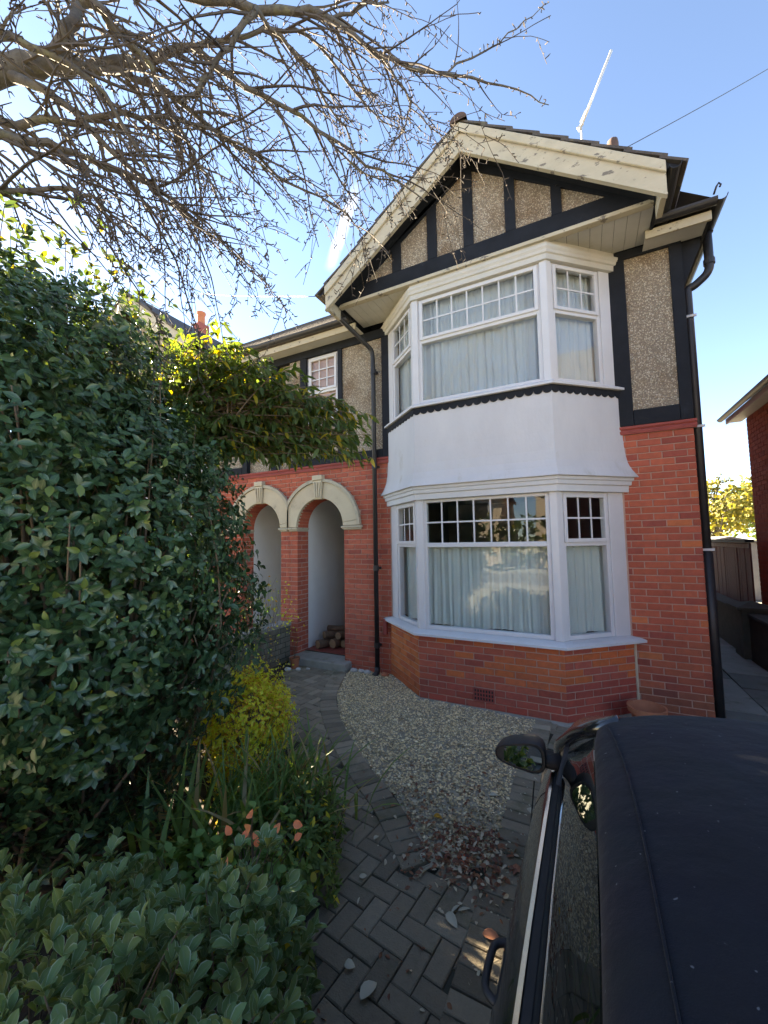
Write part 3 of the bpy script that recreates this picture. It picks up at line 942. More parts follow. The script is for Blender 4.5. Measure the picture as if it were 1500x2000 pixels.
def bay_posts(P, z0, z1, parent, ew):
    """mullions at the two front corners and flat boards at the wall"""
    for i in (1, 2):
        c = P[i]; a = (P[i-1]-c).normalized(); b = (P[i+1]-c).normalized()
        na = Vector((-a.y, a.x)) if i else None
        ina = -Vector((a.y, -a.x)); inb = Vector((-b.y, b.x))
        # outward shift
        o = (a+b).normalized()*-.022
        w = .07
        ia = Vector((a.y, -a.x)); ib = Vector((-b.y, b.x))
        pts = [c+o+a*w, c+o*1.35, c+o+b*w, c+b*w+ib*.08, c+(a+b).normalized()*.10, c+a*w+ia*.08]
        # order counter-clockwise
        cen = sum(pts, Vector((0, 0)))/len(pts)
        pts.sort(key=lambda p: math.atan2(p.y-cen.y, p.x-cen.x))
        post_prism(parent, [(p.x, p.y) for p in pts], z0, z1)
    for i, j in ((0, 1), (3, 2)):
        c = P[i]; a = (P[j]-c).normalized()
        n = Vector((a.y, -a.x)) if i == 0 else Vector((-a.y, a.x))
        pts = [c-n*0+a*ew, c+a*ew+n*.012, c+n*.012-a*.06, c-a*.06-n*.0]
        n_in = -n
        pts = [c+n*.014-a*.05, c+n*.014+a*ew, c+n_in*.07+a*ew, c+n_in*.07-a*.05]
        cen = sum(pts, Vector((0, 0)))/4
        pts.sort(key=lambda p: math.atan2(p.y-cen.y, p.x-cen.x))
        post_prism(parent, [(p.x, p.y) for p in pts], z0, z1)
EWL, EWU = .17, .16
bay_posts(PL, .762, 2.348, house, EWL)
bay_posts(PU, 3.572, 4.95, house, EWU)
for P, z0, zt, z1, ew in ((PL, .764, 1.784, 2.345, EWL), (PU, 3.572, 4.39, 4.947, EWU)):
    window(house, P[0], P[1], z0, zt, z1, 3, 2, ew, .062, .045)
    window(house, P[1], P[2], z0, zt, z1, 7, 2, .062, .062, .045, opener=(z0 > 2))
    window(house, P[2], P[3], z0, zt, z1, 3, 2, .062, ew, .045)
# bay trims
bay_band('sill', [(.695, .06), (.70, .075), (.725, .075), (.745, .04), (.763, -.03)], 'white_paint', house)
bay_band('cornice', [(2.346, .005), (2.348, .018), (2.415, .02), (2.425, .038), (2.465, .042), (2.475, .055), (2.506, .058)], 'white_paint', house)
ap = [(2.508, .083), (2.514, .088), (2.55, .070), (2.61, .045), (2.69, .022), (2.80, .008), (3.0, .0), (3.515, 0)]
bay_band('apron', ap, 'render_white', house)
bay_band('sill', [(3.517, .03), (3.52, .045), (3.545, .045), (3.573, .0)], 'upvc', house)
bay_band('cornice', [(4.948, .0), (4.951, .02), (5.01, .022), (5.02, .038), (5.05, .042), (5.075, .055), (5.10, .057), (5.104, .03), (5.166, .028)], 'soffit_paint', house)
# scalloped trim under the upper sill
for i in range(3):
    P = bay_off(.012)
    a, b = P[i], P[i+1]
    d = (b-a); ln = d.length; d.normalize()
    inw = Vector((-d.y, d.x))
    n = max(3, round(ln/.098))
    poly = [(ln, 3.516), (0, 3.516), (0, 3.475)]
    for k in range(n):
        for q in range(1, 8):
            t = math.pi*q/8
            poly.append(((k+.5-.5*math.cos(t))*ln/n, 3.475-.046*math.sin(t)))
        poly.append(((k+1)*ln/n, 3.475))
    mb = MB(); m_ = len(poly)
    vs = [(a.x+d.x*u, a.y+d.y*u, z) for u, z in poly]+[(a.x+d.x*u+inw.x*.011, a.y+d.y*u+inw.y*.011, z) for u, z in poly]
    mb.add(vs, [tuple(range(m_-1, -1, -1)), tuple(range(m_, 2*m_))]+[(k, (k+1) % m_, (k+1) % m_+m_, k+m_) for k in range(m_)])
    mb.build('scalloped_trim', 'black_timber', house)
# small window over the porch
window(house, (-4.058, DW+.02), (-3.432, DW+.02), 3.82, 4.33, 4.94, 3, 3, 0, 0, .06)
MB().box(-4.07, -3.42, DW-.04, DW+.05, 3.79, 3.818).build('sill', 'white_paint', house)

# rooms behind the glass
def room(z0, z1, name):
    mb = MB()
    x0, x1, y1 = -2.75, .85, 8.6
    mb.box(x0-.05, x0, DW+.26, y1, z0, z1); mb.box(x1-.02, x1, DW+.26, y1, z0, z1)
    mb.box(x0, x1-.02, y1, y1+.05, z0, z1)
    q = [(p.x, p.y) for p in bay_off(-.13)]
    pl = [(x0, DW+.26), (q[0][0]+.1, DW+.2), q[1], q[2], (q[3][0]-.1, DW+.2), (x1-.02, DW+.26), (x1-.02, y1), (x0, y1)]
    mb.prism_xy(pl, z0-.06, z0); mb.prism_xy(pl, z1, z1+.06)
    mb.build(name, 'interior', house)
room(.45, 2.62, 'room_lining'); room(3.2, 5.12, 'room_lining')
MB().box(-4.4, -3.0, 7.2, 7.25, 3.2, 5.1).build('room_lining', 'interior', house)

# --------------------------------------------- gable
YG = 4.541
SL = 1.403/1.914                                # pitch of the verge
def barge_z(x, top=True):
    return (6.73 if top else 6.38)-abs(x-XG)*SL
TX0, TX1 = -2.99, .79
MB().prism_xz([(TX0, 5.2), (TX1, 5.2), (XG, 6.50)], YG+.02, YG+.12).build('gable_wall', 'mortar', house)
timber(TX0+.02, TX1-.02, 5.19, 5.40, house, y0=YG-.025, y1=YG+.03, name='tie_beam')
rz = lambda x: 6.40-abs(x-XG)*.68               # lower edge of raking timbers at the gable face
for s in (-1, 1):
    pts = [(XG, 6.26), (XG, 6.62), (XG+s*1.93, 6.62-1.93*.70), (XG+s*1.93, 5.0)]
    xe = XG+s*(6.40-5.40)/.68
    pts = [(XG, 6.40), (XG, 6.60), (XG+s*1.88, 6.60-1.88*SL), (XG+s*1.88, 5.403), (xe, 5.403)]
    if s > 0: pts = pts[::-1]
    pts = pts[::-1] if True else pts
    MB().prism_xz(pts, YG-.0247, YG+.03).build('raking_timber', 'black_timber', house)
px = [(-2.46, -2.13), (-2.0, -1.63), (-1.5, -1.16), (-1.035, -.665), (-.545, -.17), (-.06, .33)]
st = [(-2.13+.002, -2.0-.002), (-1.63+.002, -1.5-.002), (-1.16+.002, -1.035-.002), (-.665+.002, -.545-.002), (-.17+.002, -.06-.002)]
for x0, x1 in st:
    zt = min(rz(x0), rz(x1))
    MB().prism_xz([(x0, 5.403), (x1, 5.403), (x1, rz(x1)+.03), (x0, rz(x0)+.03)], YG-.023, YG+.03).build('stud', 'black_timber', house)
for x0, x1 in px:
    x0 -= .03; x1 += .03
    MB().prism_xz([(x0, 5.36), (x1, 5.36), (x1, max(5.37, rz(x1)+.05)), (x0, max(5.37, rz(x0)+.05))], YG+.004, YG+.02).build('pebbledash_panel', 'pebbledash', house)
# cream edge and soffit boards either side of the bay
MB().box(TX0+.03, TX1-.03, YG-.05, YG+.03, 5.145, 5.188).build('soffit_edge', 'cream_paint', house, bevel=.004)
x = TX0+.06
while x < TX1-.1:
    if x < -1.75 or x > -.42:
        MB().box(x, x+.112, YG+.032, DW-.025, 5.168, 5.183).build('soffit_board', 'soffit_paint', house)
    x += .116
MB().box(TX0, TX1, YG+.1, DW, 5.186, 5.2).build('soffit_backing', 'black_timber', house)
# barge boards
YB = 4.259
for s in (-1, 1):
    xe = XG+s*1.925
    pts = [(XG, 6.38), (xe, 6.38-1.925*SL+.02), (xe, 6.73-1.925*SL), (XG, 6.73)]
    if s < 0: pts = pts[::-1]
    bb = MB().prism_xz(pts, YB, YB+.035).build('barge_board', 'cream_paint', house)
    bb['label'] = 'cream barge board with flaking paint'
    pts = [(XG, 6.62), (xe, 6.62-1.925*SL), (xe, 6.735-1.925*SL), (XG, 6.735)]
    if s < 0: pts = pts[::-1]
    MB().prism_xz(pts, YB-.03, YB-.001).build('moulding', 'cream_paint', bb, bevel=.008)
    pts = [(XG, 6.38), (xe, 6.40-1.925*SL), (xe, 6.425-1.925*SL), (XG, 6.405)]
    if s < 0: pts = pts[::-1]
    MB().prism_xz(pts, YB-.014, YB-.001).build('moulding', 'cream_paint', bb)
    # boxed end of the barge board
    MB().box(min(xe, xe-s*.05), max(xe, xe-s*.05), YB+.036, YG+.02, 6.42-1.925*SL, 6.72-1.925*SL).build('box_end', 'cream_paint', house)
    # verge underside
    pts = [(XG, 6.52), (xe-s*.06, 6.52-1.865*SL), (xe-s*.06, 6.56-1.865*SL), (XG, 6.56)]
    if s < 0: pts = pts[::-1]
    MB().prism_xz(pts, YB+.036, YG+.02).build('verge_soffit', 'black_timber', house)
    # side return of the gable down to the main wall
    xs = XG+s*1.87
    MB().box(min(xs, xs+s*.03), max(xs, xs+s*.03), YG+.02, DW+.3, 5.14, 5.40).build('side_fascia', 'black_timber', house)

# --------------------------------------------- gable roof tiles
def slope_matrix(s, y):
    """x down the slope from the ridge, y along the ridge, z normal"""
    ln = math.hypot(1, SL)
    d = Vector((s/ln, 0, -SL/ln)); n = Vector((SL*s/ln, 0, 1/ln))
    yy = n.cross(d)
    m = Matrix((d, yy, n)).transposed().to_4x4()
    m.translation = Vector((XG, y, 6.745))
    return m
GA, TW = .335, .30
tile_me = MB().box(-.02, GA+.045, -TW/2+.002, TW/2-.002, 0, .024).mesh('tile', 'roof_tile')
rest = MB()
for s in (-1, 1):
    for i in range(8):
        for j in range(12):
            m = slope_matrix(s, YB-.02+(j+.5)*TW)
            if i == 7: sc = .55
            off = Matrix.Translation((i*GA-.01, 0, .012)) @ Matrix.Rotation(R(-3.6), 4, 'Y') if False else Matrix.Translation((i*GA-.01, 0, .004)) @ Matrix.Rotation(R(-4.0), 4, 'Y')
            mm = m @ off
            if i == 7: mm = mm @ Matrix.Scale(.62, 4, (1, 0, 0))
            if j == 0:
                o = bpy.data.objects.new('tile', tile_me); put(o, house); o.matrix_basis = mm
            else:
                rest.mbox(mm, -.02, GA+.045, -TW/2+.002, TW/2-.002, 0, .024)
rest.build('tile_courses', 'roof_tile', house, kind='stuff')
for s in (-1, 1):
    # roof deck
    m = slope_matrix(s, YB+.01)
    MB().mbox(m, 0, 2.52, 0 if s > 0 else -3.6, 3.6 if s > 0 else 0, -.05, -.002).build('roof_deck', 'black_timber', house)
rd_me = None
for j in range(11):
    mb = MB()
    n = 9
    vs = []; fs = []
    y0, y1 = YB-.05+j*.31, YB-.05+j*.31+.318
    for y, rr in ((y0, .098), (y1, .092)):
        for k in range(n):
            t = math.pi*(k/(n-1))
            vs.append((XG+rr*1.05*math.cos(t), y, 6.715+rr*.95*math.sin(t)+.02))
    for k in range(n-1):
        fs.append((k, k+1, n+k+1, n+k))
    fs.append(tuple(range(n)))
    fs.append(tuple(range(2*n-1, n-1, -1)))
    mb.add(vs, fs)
    mb.build('ridge_tile', 'ridge_tile', house, smooth=False)
# reddish round finial tile seen over the verge further back
fb = at_y(1196, 276, 5.1)
MB().lathe([(0.0, fb.z+.03), (.03, fb.z+.026), (.055, fb.z+.0), (.062, fb.z-.04), (.062, fb.z-.25)], fb.x, fb.y, 14).build('roof_vent', 'ridge_tile', house, smooth=True)

# --------------------------------------------- main roof, eaves, gutters
ZE = 5.14
def main_roof(x0, x1, parent, hip):
    mb = MB()
    sl = math.tan(R(37))
    y = 4.86
    n = 14
    for i in range(n):
        ya, yb = y+i*.28, y+(i+1)*.28+.03
        za, zb = ZE+.09+i*.28*sl, ZE+.09+((i+1)*.28+.03)*sl-.012
        hx = (i*.28) if hip else 0
        mb.add([(x0, ya, za), (x1-hx, ya, za), (x1-hx, yb, zb), (x0, yb, zb), (x0, ya, za-.03), (x1-hx, ya, za-.03), (x1-hx, yb, zb-.03), (x0, yb, zb-.03)],
               [(0, 1, 2, 3), (7, 6, 5, 4), (0, 4, 5, 1), (1, 5, 6, 2), (3, 2, 6, 7), (0, 3, 7, 4)])
    yt = y+n*.28; zt = ZE+.09+n*.28*sl
    mb.add([(x0, yt, zt), (x1-(n*.28 if hip else 0), yt, zt), (x1, yt+4.5, ZE), (x0, yt+4.5, ZE)], [(0, 1, 2, 3)])
    if hip:
        for i in range(n):
            xa, xb = x1-i*.28, x1-(i+1)*.28-.03
            za, zb = ZE+.09+i*.28*sl, ZE+.09+((i+1)*.28+.03)*sl-.012
            mb.add([(xa, y+i*.28, za), (xa, yt+4.5-i*.28, za), (xb, yt+4.5-i*.28, zb), (xb, y+i*.28, zb), (xa, y+i*.28, za-.03), (xa, yt+4.5-i*.28, za-.03)],
                   [(0, 1, 2, 3), (0, 4, 5, 1)])
    return mb.build('roof', 'roof_tile', parent)
main_roof(XPARTY, 1.34, house, True)
def gutter(pts, parent, r=.055):
    """half-round gutter along a straight run"""
    a, b = Vector(pts[0]), Vector(pts[1])
    d = (b-a).normalized(); s = Vector((d.y, -d.x, 0))
    mb = MB(); n = 9; vs = []; fs = []
    for p in (a, b):
        for rr in (r, r-.006):
            for k in range(n):
                t = math.pi*k/(n-1)
                vs.append(p+s*rr*math.cos(t)-Vector((0, 0, rr*math.sin(t))))
    for k in range(n-1):
        fs += [(k, k+1, 2*n+k+1, 2*n+k), (n+k+1, n+k, 3*n+k, 3*n+k+1)]
    fs += [(0, 2*n, 3*n, n), (n-1, 2*n-1, 4*n-1, 3*n-1)]
    for q in (0, 2*n):
        f = [q+k for k in range(n)]+[q+n+k for k in range(n-1, -1, -1)]
        fs.append(tuple(f))
    mb.add(vs, fs)
    return mb.build('gutter', 'black_metal', parent)
# front eaves right of the gable
MB().box(.73, 1.30, 4.90, 4.93, 5.06, 5.155).build('fascia', 'cream_paint', house, bevel=.004)
MB().box(.73, 1.30, 4.931, DW, 5.085, 5.10).build('eaves_soffit', 'soffit_paint', house)
gutter([(.80, 4.84, 5.21), (1.33, 4.84, 5.21)], house)
gutter([(1.36, 4.80, 5.22), (1.36, 12, 5.22)], house)
MB().box(1.275, 1.305, 4.931, 12.5, 5.06, 5.155).build('fascia', 'black_timber', house)
MB().box(XR-.02, 1.274, DW+.001, 12.5, 5.0855, 5.1).build('eaves_soffit', 'black_timber', house)
# bracket at the right-hand corner
MB().prism_xz([(XR+.002, 4.55), (1.26, 5.0), (1.26, 5.08), (XR+.002, 5.08)], DW+.02, DW+.07).build('eaves_bracket', 'black_timber', house)
MB().tube([(1.30, 4.80, 5.24), (1.32, 4.78, 5.30), (1.34, 4.78, 5.33), (1.355, 4.78, 5.305), (1.345, 4.78, 5.285)], .009, 8).build('gutter_hook', 'black_metal', house, smooth=True)
# front eaves left
MB().box(XPARTY, -2.94, 4.90, 4.93, 5.04, 5.135).build('fascia', 'cream_paint', house, bevel=.004)
MB().box(XPARTY, -2.94, 4.931, DW, 5.07, 5.085).build('eaves_soffit', 'soffit_paint', house)
gutter([(XPARTY, 4.845, 5.20), (-2.96, 4.845, 5.19)], house)
# gable side gutters
gutter([(-3.09, 4.24, 5.27), (-3.09, 5.0, 5.24)], house, .05)
gutter([(.90, 4.24, 5.27), (.90, 5.0, 5.24)], house, .05)
def bend(pts, n=5, rad=.06):
    """round the corners of a polyline"""
    pts = [Vector(p) for p in pts]
    out = [pts[0]]
    for i in range(1, len(pts)-1):
        a = (pts[i-1]-pts[i]); b = (pts[i+1]-pts[i])
        r_ = min(rad, a.length*.45, b.length*.45)
        p0 = pts[i]+a.normalized()*r_; p1 = pts[i]+b.normalized()*r_
        for k in range(n+1):
            t = k/n
            out.append(p0*(1-t)**2+pts[i]*2*t*(1-t)+p1*t*t)
    return out+[pts[-1]]
# downpipes
dp = MB().tube(bend([(-3.06, 4.40, 5.22), (-3.04, 4.50, 5.10), (-2.76, 5.08, 4.74), (-2.755, 5.11, 4.62), (-2.75, 5.11, G+.02)]), .034, 12).build('downpipe', 'black_metal', house, smooth=True)
for z in (4.4, 2.95, 1.45, .35):
    MB().tube([(-2.75, 5.11, z-.035), (-2.75, 5.11, z+.035)], .043, 12).build('pipe_collar', 'black_metal', dp, smooth=False)
    MB().box(-2.80, -2.70, 5.135, DW+.005, z-.015, z+.015).build('pipe_bracket', 'black_metal', dp)
MB().tube(bend([(-2.75, 5.11, G+.10), (-2.75, 5.10, G+.03), (-2.75, 5.02, G+.0)]), .04, 12).build('pipe_shoe', 'black_metal', dp, smooth=True)
dp2 = MB().tube(bend([(1.345, 5.28, 5.19), (1.345, 5.28, 4.72), (1.20, 5.28, 4.60), (1.135, 5.28, 4.58), (1.135, 5.28, 4.4), (1.135, 5.28, G)], rad=.09), .042, 12).build('downpipe', 'black_metal', house, smooth=True)
MB().tube([(1.345, 5.28, 5.16), (1.345, 5.28, 5.22)], .056, 12).build('pipe_collar', 'black_metal', dp2)
MB().tube([(1.345, 5.28, 4.80), (1.345, 5.28, 4.86)], .052, 12).build('pipe_collar', 'black_metal', dp2)
for z in (4.25, 3.02, 1.70):
    MB().box(XR, 1.19, 5.225, 5.245, z-.012, z+.012).build('pipe_bracket', 'white_paint', dp2)
MB().tube([(1.135, 5.28, G), (1.135, 5.28, 1.68)], .05, 12).build('lower_pipe', 'black_metal', dp2, smooth=True)
# pale mortar fillet where the bay meets the pier, and a small pipe by the bay
MB().tube([(BAY[3][0]-.005, DW-.005, G), (BAY[3][0]-.005, DW-.005, .69)], .014, 8).build('mortar_fillet', 'stone', house)
MB().box(-2.66, -2.60, DW-.05, DW, .50, .72).build('vent_cover', 'string_brick', house, bevel=.006)

# ------------------------------------------------------------------ attached neighbour
nw = wall_with_arch(-6.5, XPARTY-.002, ARCN[0], ARCN[1]+.004, 'wall', nhouse, 'mortar', DW+.007, DW+.29, 3.0, G-.1)
jb = MB()
brick_wall(None, 0, DW, 0, Z0, NC, lambda z: solid(-6.5, XPARTY-.004, z), 'left', joined=jb)
brick_wall(None, ARCN[0]+ARCN[1], DW+.285, R(-90), Z0, 28, lambda z: [(0.0, .285)], 'left', joined=jb)
brick_wall(None, ARCN[0]-ARCN[1], DW, R(90), Z0, 28, lambda z: [(0.0, .285)], 'left', joined=jb)
jb.build('brickwork', 'brick_joined', nw, kind='stuff')
intrados(ARCN[0], ARCN[1], nw, 'arch_soffit')
arch_trim(ARCN[0], ARCN[1], nhouse, -20, XPARTY-.001)
impost(ARCN[0]+ARCN[1]-.03, XPARTY-.001, nhouse)
impost(ARCN[0]-ARCN[1]-.345, ARCN[0]-ARCN[1]+.03, nhouse)
a0, a1 = ARCN[0]-ARCN[1], ARCN[0]+ARCN[1]
MB().box(a0-.03, a0-.004, DW+.29, 7, G, 3).build('porch_wall', 'plaster', nhouse)
MB().box(a1+.004, a1+.03, DW+.29, 7, G, 3).build('porch_wall', 'plaster', nhouse)
MB().box(a0-.03, a1+.03, 6.2, 6.26, G, 3).build('porch_wall', 'plaster', nhouse)
MB().box(a0-.03, a1+.03, DW+.29, 7, 2.72, 2.78).build('porch_ceiling', 'plaster', nhouse)
MB().box(a0-.03, a1+.03, 5.0, 7, G-.1, .05).build('doorstep', 'concrete', nhouse, bevel=.01)
MB().box(-13.0, XPARTY-.002, DW+.06, DW+.25, 3.0, 5.1).build('upper_wall', 'pebbledash', nhouse)
MB().box(-13.0, -6.5, DW+.01, DW+.25, G-.1, 3.0).build('wall', 'neighbour_brick', nhouse)
MB().box(-13.0, -12.7, DW+.25, 13, G-.1, 5.1).build('side_wall', 'neighbour_brick', nhouse)
string(-6.5, XPARTY-.002, nhouse)
for x0, x1 in ((-4.83, -4.70), (-5.52, -5.40), (-6.40, -6.28)):
    timber(x0, x1, 3.096, 4.94, nhouse, y1=DW+.07)
timber(-12.9, XPARTY-.002, 4.943, 5.08, nhouse, y0=DW-.024, y1=DW+.07)
timber(-6.28, -5.53, 3.096, 3.22, nhouse, y1=DW+.07)
window(nhouse, (-5.40, DW-.0), (-4.83, DW-.0), 3.82, 4.33, 4.94, 3, 3, 0, 0, .06)
nx = 2*XPARTY
nb = [(nx-BAY[3][0], BAY[3][1]), (nx-BAY[2][0], BAY[2][1]), (nx-BAY[1][0], BAY[1][1]), (nx-BAY[0][0], BAY[0][1])]
def nband(o, z0, z1, mat, name):
    c = nx-XG
    q = [(c+(x-c)*(1+o), (DW+.05)-((DW+.05)-y)*(1+o)) for x, y in nb]
    MB().prism_xy(q, z0, z1).build(name, mat, nhouse)
nband(0, G-.1, .7, 'neighbour_brick', 'bay_wall'); nband(.03, .7, .76, 'white_paint', 'sill')
nband(-.03, .76, 2.34, 'voile', 'bay_window'); nband(.02, 2.34, 3.52, 'render_white', 'apron')
nband(-.03, 3.52, 4.95, 'voile', 'bay_window'); nband(.02, 4.95, 5.19, 'soffit_paint', 'cornice')
ng = nx-XG
MB().prism_xz([(ng-1.9, 5.2), (ng+1.9, 5.2), (ng, 6.5)], YG, YG+.1).build('gable_wall', 'pebbledash', nhouse)
for s in (-1, 1):
    pts = [(ng, 6.38), (ng+s*1.925, 4.99), (ng+s*1.925, 5.32), (ng, 6.73)]
    if s < 0: pts = pts[::-1]
    MB().prism_xz(pts, YB, YB+.035).build('barge_board', 'cream_paint', nhouse)
    pts = [(ng, 6.72), (ng+s*2.06, 5.21), (ng+s*2.06, 5.26), (ng, 6.78)]
    if s < 0: pts = pts[::-1]
    MB().prism_xz(pts, YB-.03, 8.2).build('gable_roof', 'roof_tile', nhouse)
MB().box(-13.1, XPARTY-.002, 4.90, 4.93, 5.04, 5.135).build('fascia', 'cream_paint', nhouse)
MB().box(-13.1, XPARTY-.002, 4.931, DW, 5.07, 5.085).build('eaves_soffit', 'soffit_paint', nhouse)
gutter([(-5.75, 4.845, 5.20), (XPARTY-.01, 4.845, 5.20)], nhouse)
main_roof(-13.2, XPARTY-.004, nhouse, False)
cq = at_y(393, 622, 8.9)
ch = MB().box(cq.x-.17, cq.x+.17, 8.7, 9.1, 6.0, cq.z-.25).build('chimney', 'neighbour_brick', nhouse)
MB().lathe([(.15, cq.z-.25), (.13, cq.z-.2), (.12, cq.z+.1), (.15, cq.z+.13), (.15, cq.z+.2)], cq.x, 8.9, 14).build('chimney_pot', 'terracotta', ch, smooth=True)

# ------------------------------------------------------------------ curtains
def curtain(A, B, z0, z1, off, mat, label, folds, hemjit=.0):
    A = Vector(A); B = Vector(B); d = (B-A); ln = d.length; d.normalize(); inw = Vector((-d.y, d.x))
    nu, nz = folds*8, 9
    rr = random.Random(int(A.x*1000)+int(z0*100))
    ph = [rr.uniform(0, 6.28) for _ in range(6)]
    vs = []; fs = []
    for j in range(nz+1):
        z = z0+(z1-z0)*j/nz
        k = 1-.35*j/nz
        for i in range(nu+1):
            u = i/nu
            w = math.sin(u*folds*6.283+ph[0]+.9*math.sin(u*9+ph[1]))*.5+.35*math.sin(u*folds*11.3+ph[2])+.25*math.sin(u*folds*3.1+ph[3]+z*.8)
            p = A+d*(ln*u+.008*math.sin(u*31+z*2+ph[4]))+inw*(off+.022*w*k)
            zz = z+(hemjit*math.sin(u*13+ph[5]) if j == 0 else 0)
            vs.append((p.x, p.y, zz))
    for j in range(nz):
        for i in range(nu):
            a = j*(nu+1)+i
            fs.append((a, a+1, a+nu+2, a+nu+1))
    mb = MB(); mb.add(vs, fs)
    o = mb.build('curtain', mat, None, smooth=True)
    return tag(o, label, 'curtain', 'curtains in the bay windows')
sh = lambda P, i, a, b: (P[i]+(P[i+1]-P[i])*a, P[i]+(P[i+1]-P[i])*b)
for P, z0, z1, mat, nm in ((PL, .80, 1.765, 'net_curtain', 'lower'), (PU, 3.60, 4.93, 'voile', 'upper')):
    for i, (fo, wh) in enumerate(((6, 'left canted pane'), (17, 'wide middle pane'), (7, 'right canted pane'))):
        a, b = sh(P, i, .12 if i != 1 else .02, .98)
        curtain(a, b, z0, z1, .11, mat, f'pale net curtain gathered behind the {wh} of the {nm} bay window', fo, .012)

# ------------------------------------------------------------------ paving
paver_c = .004
def paver_geo(l, w, h=.05):
    x, y, c = l/2-.003, w/2-.003, .005
    vs = [(-x, -y, -h), (x, -y, -h), (x, y, -h), (-x, y, -h), (-x, -y, -c), (x, -y, -c), (x, y, -c), (-x, y, -c),
          (-x+c, -y+c, 0), (x-c, -y+c, 0), (x-c, y-c, 0), (-x+c, y-c, 0)]
    fs = [(8, 9, 10, 11), (0, 1, 5, 4), (1, 2, 6, 5), (2, 3, 7, 6), (3, 0, 4, 7), (4, 5, 9, 8), (5, 6, 10, 9), (6, 7, 11, 10), (7, 4, 8, 11)]
    return vs, fs
PG = paver_geo(.2, .1)
pm_me = MB().add(*PG).mesh('paver', 'paver')
path_ob = bpy.data.objects['path']; drive_ob = bpy.data.objects['driveway']
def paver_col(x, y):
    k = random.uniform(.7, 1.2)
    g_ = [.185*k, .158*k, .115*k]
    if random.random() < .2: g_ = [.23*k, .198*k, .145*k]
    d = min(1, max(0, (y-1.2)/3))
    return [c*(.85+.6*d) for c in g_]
cand = []
aa = R(-8); c8, s8 = math.cos(aa), math.sin(aa)
for k in range(-60, 60):
    for m_ in range(-40, 40):
        bx_, by_ = k*.1+m_*.2, k*.1-m_*.2
        for cx, cy, rot in ((bx_+.1, by_+.05, 0), (bx_+.05, by_+.2, 90)):
            X, Y = -1.2+c8*cx-s8*cy, 2.0+s8*cx+c8*cy
            if inside(PATH, X, Y):
                cand.append((X, Y, aa+R(rot), 'p'))
            elif -.40 < X < 2.0 and -1 < Y < 5.1 and inside(DRIVE, X, Y):
                cand.append((X, Y, aa+R(rot), 'd'))
# edging course along the curve
def resample(pts, step):
    out = []; acc = 0
    for i in range(len(pts)-1):
        a, b = Vector(pts[i]), Vector(pts[i+1])
        ln = (b-a).length
        while acc < ln:
            out.append((a+(b-a)*(acc/ln), (b-a).normalized())); acc += step
        acc -= ln
    return out
mid = [((a[0]+b[0])/2, (a[1]+b[1])/2) for a, b in zip(EDGE_OUT, EDGE_IN)]
# smooth the centre line (Chaikin)
for _ in range(2):
    q = [mid[0]]
    for a, b in zip(mid[:-1], mid[1:]):
        q += [(a[0]*.75+b[0]*.25, a[1]*.75+b[1]*.25), (a[0]*.25+b[0]*.75, a[1]*.25+b[1]*.75)]
    mid = q+[mid[-1]]
edging = []
for p_, d_ in resample(mid, .104):
    edging.append((p_.x, p_.y, math.atan2(d_.y, d_.x)+math.pi/2, 'e'))
for k in range(38):
    yy = .75+k*.104
    edging.append((-.505 if yy < 2.3 else -.50, yy, R(random.uniform(-1.5, 1.5)), 'e'))
# the herringbone must stay clear of the edging
ex = np.array([(e[0], e[1]) for e in edging])
def clear(X, Y):
    return np.min((ex[:, 0]-X)**2+(ex[:, 1]-Y)**2) > .045**2
cand = [c for c in cand if clear(c[0], c[1])]
def in_view(X, Y):
    v = Vector((X, Y, G))-Vector((0, 0, CAMZ))
    z = v.dot(fw)
    if z < .1: return False
    return -20 < 750+FPX*v.dot(cr)/z < 1520 and 1000-FPX*v.dot(cu)/z < 2040
near = sorted([c for c in cand if c[3] == 'p' and in_view(c[0], c[1])], key=lambda c: c[0]**2+c[1]**2)
solo = set(id(c) for c in near[:300])
rest_p = MB(); rest_d = MB()
for c in cand+edging:
    X, Y, an, kd = c
    z = G+random.uniform(-.003, .003)+(.009 if kd == 'e' else 0)
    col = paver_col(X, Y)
    tx, ty = R(random.gauss(0, .8)), R(random.gauss(0, .8))
    if id(c) in solo or kd == 'e':
        o = bpy.data.objects.new('paver' if kd == 'p' else 'edging_block', pm_me); put(o, path_ob)
        o.location = (X, Y, z); o.rotation_euler = (tx, ty, an); o.color = (*col, 1)
    else:
        mt = Matrix.Translation((X, Y, z)) @ Matrix.Rotation(an, 4, 'Z')
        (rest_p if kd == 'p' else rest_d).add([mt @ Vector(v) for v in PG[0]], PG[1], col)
if rest_p.v: rest_p.build('paver_field', 'paver_joined', path_ob, kind='stuff')
rest_d.build('paver_field', 'paver_joined', drive_ob, kind='stuff')

# side passage slabs
sp_ = sheet('side_path', [(1.05, 5.0), (2.2, 5.0), (2.2, 14), (1.05, 14)], G-.006, 'joint_sand')
sl_me = MB().box(-.255, .255, -.295, .295, -.04, 0).mesh('slab', 'slab')
for i in range(2):
    for j in range(14):
        o = bpy.data.objects.new('slab', sl_me); put(o, sp_)
        o.location = (1.37+i*.525, 5.3+j*.605+(i*.28), G+.02+random.uniform(-.003, .003))
        o.rotation_euler = (R(random.uniform(-.6, .6)), R(random.uniform(-.6, .6)), R(random.uniform(-1, 1)))
        k = random.uniform(.7, 1.25); o.color = (k, k, k*.97, 1)

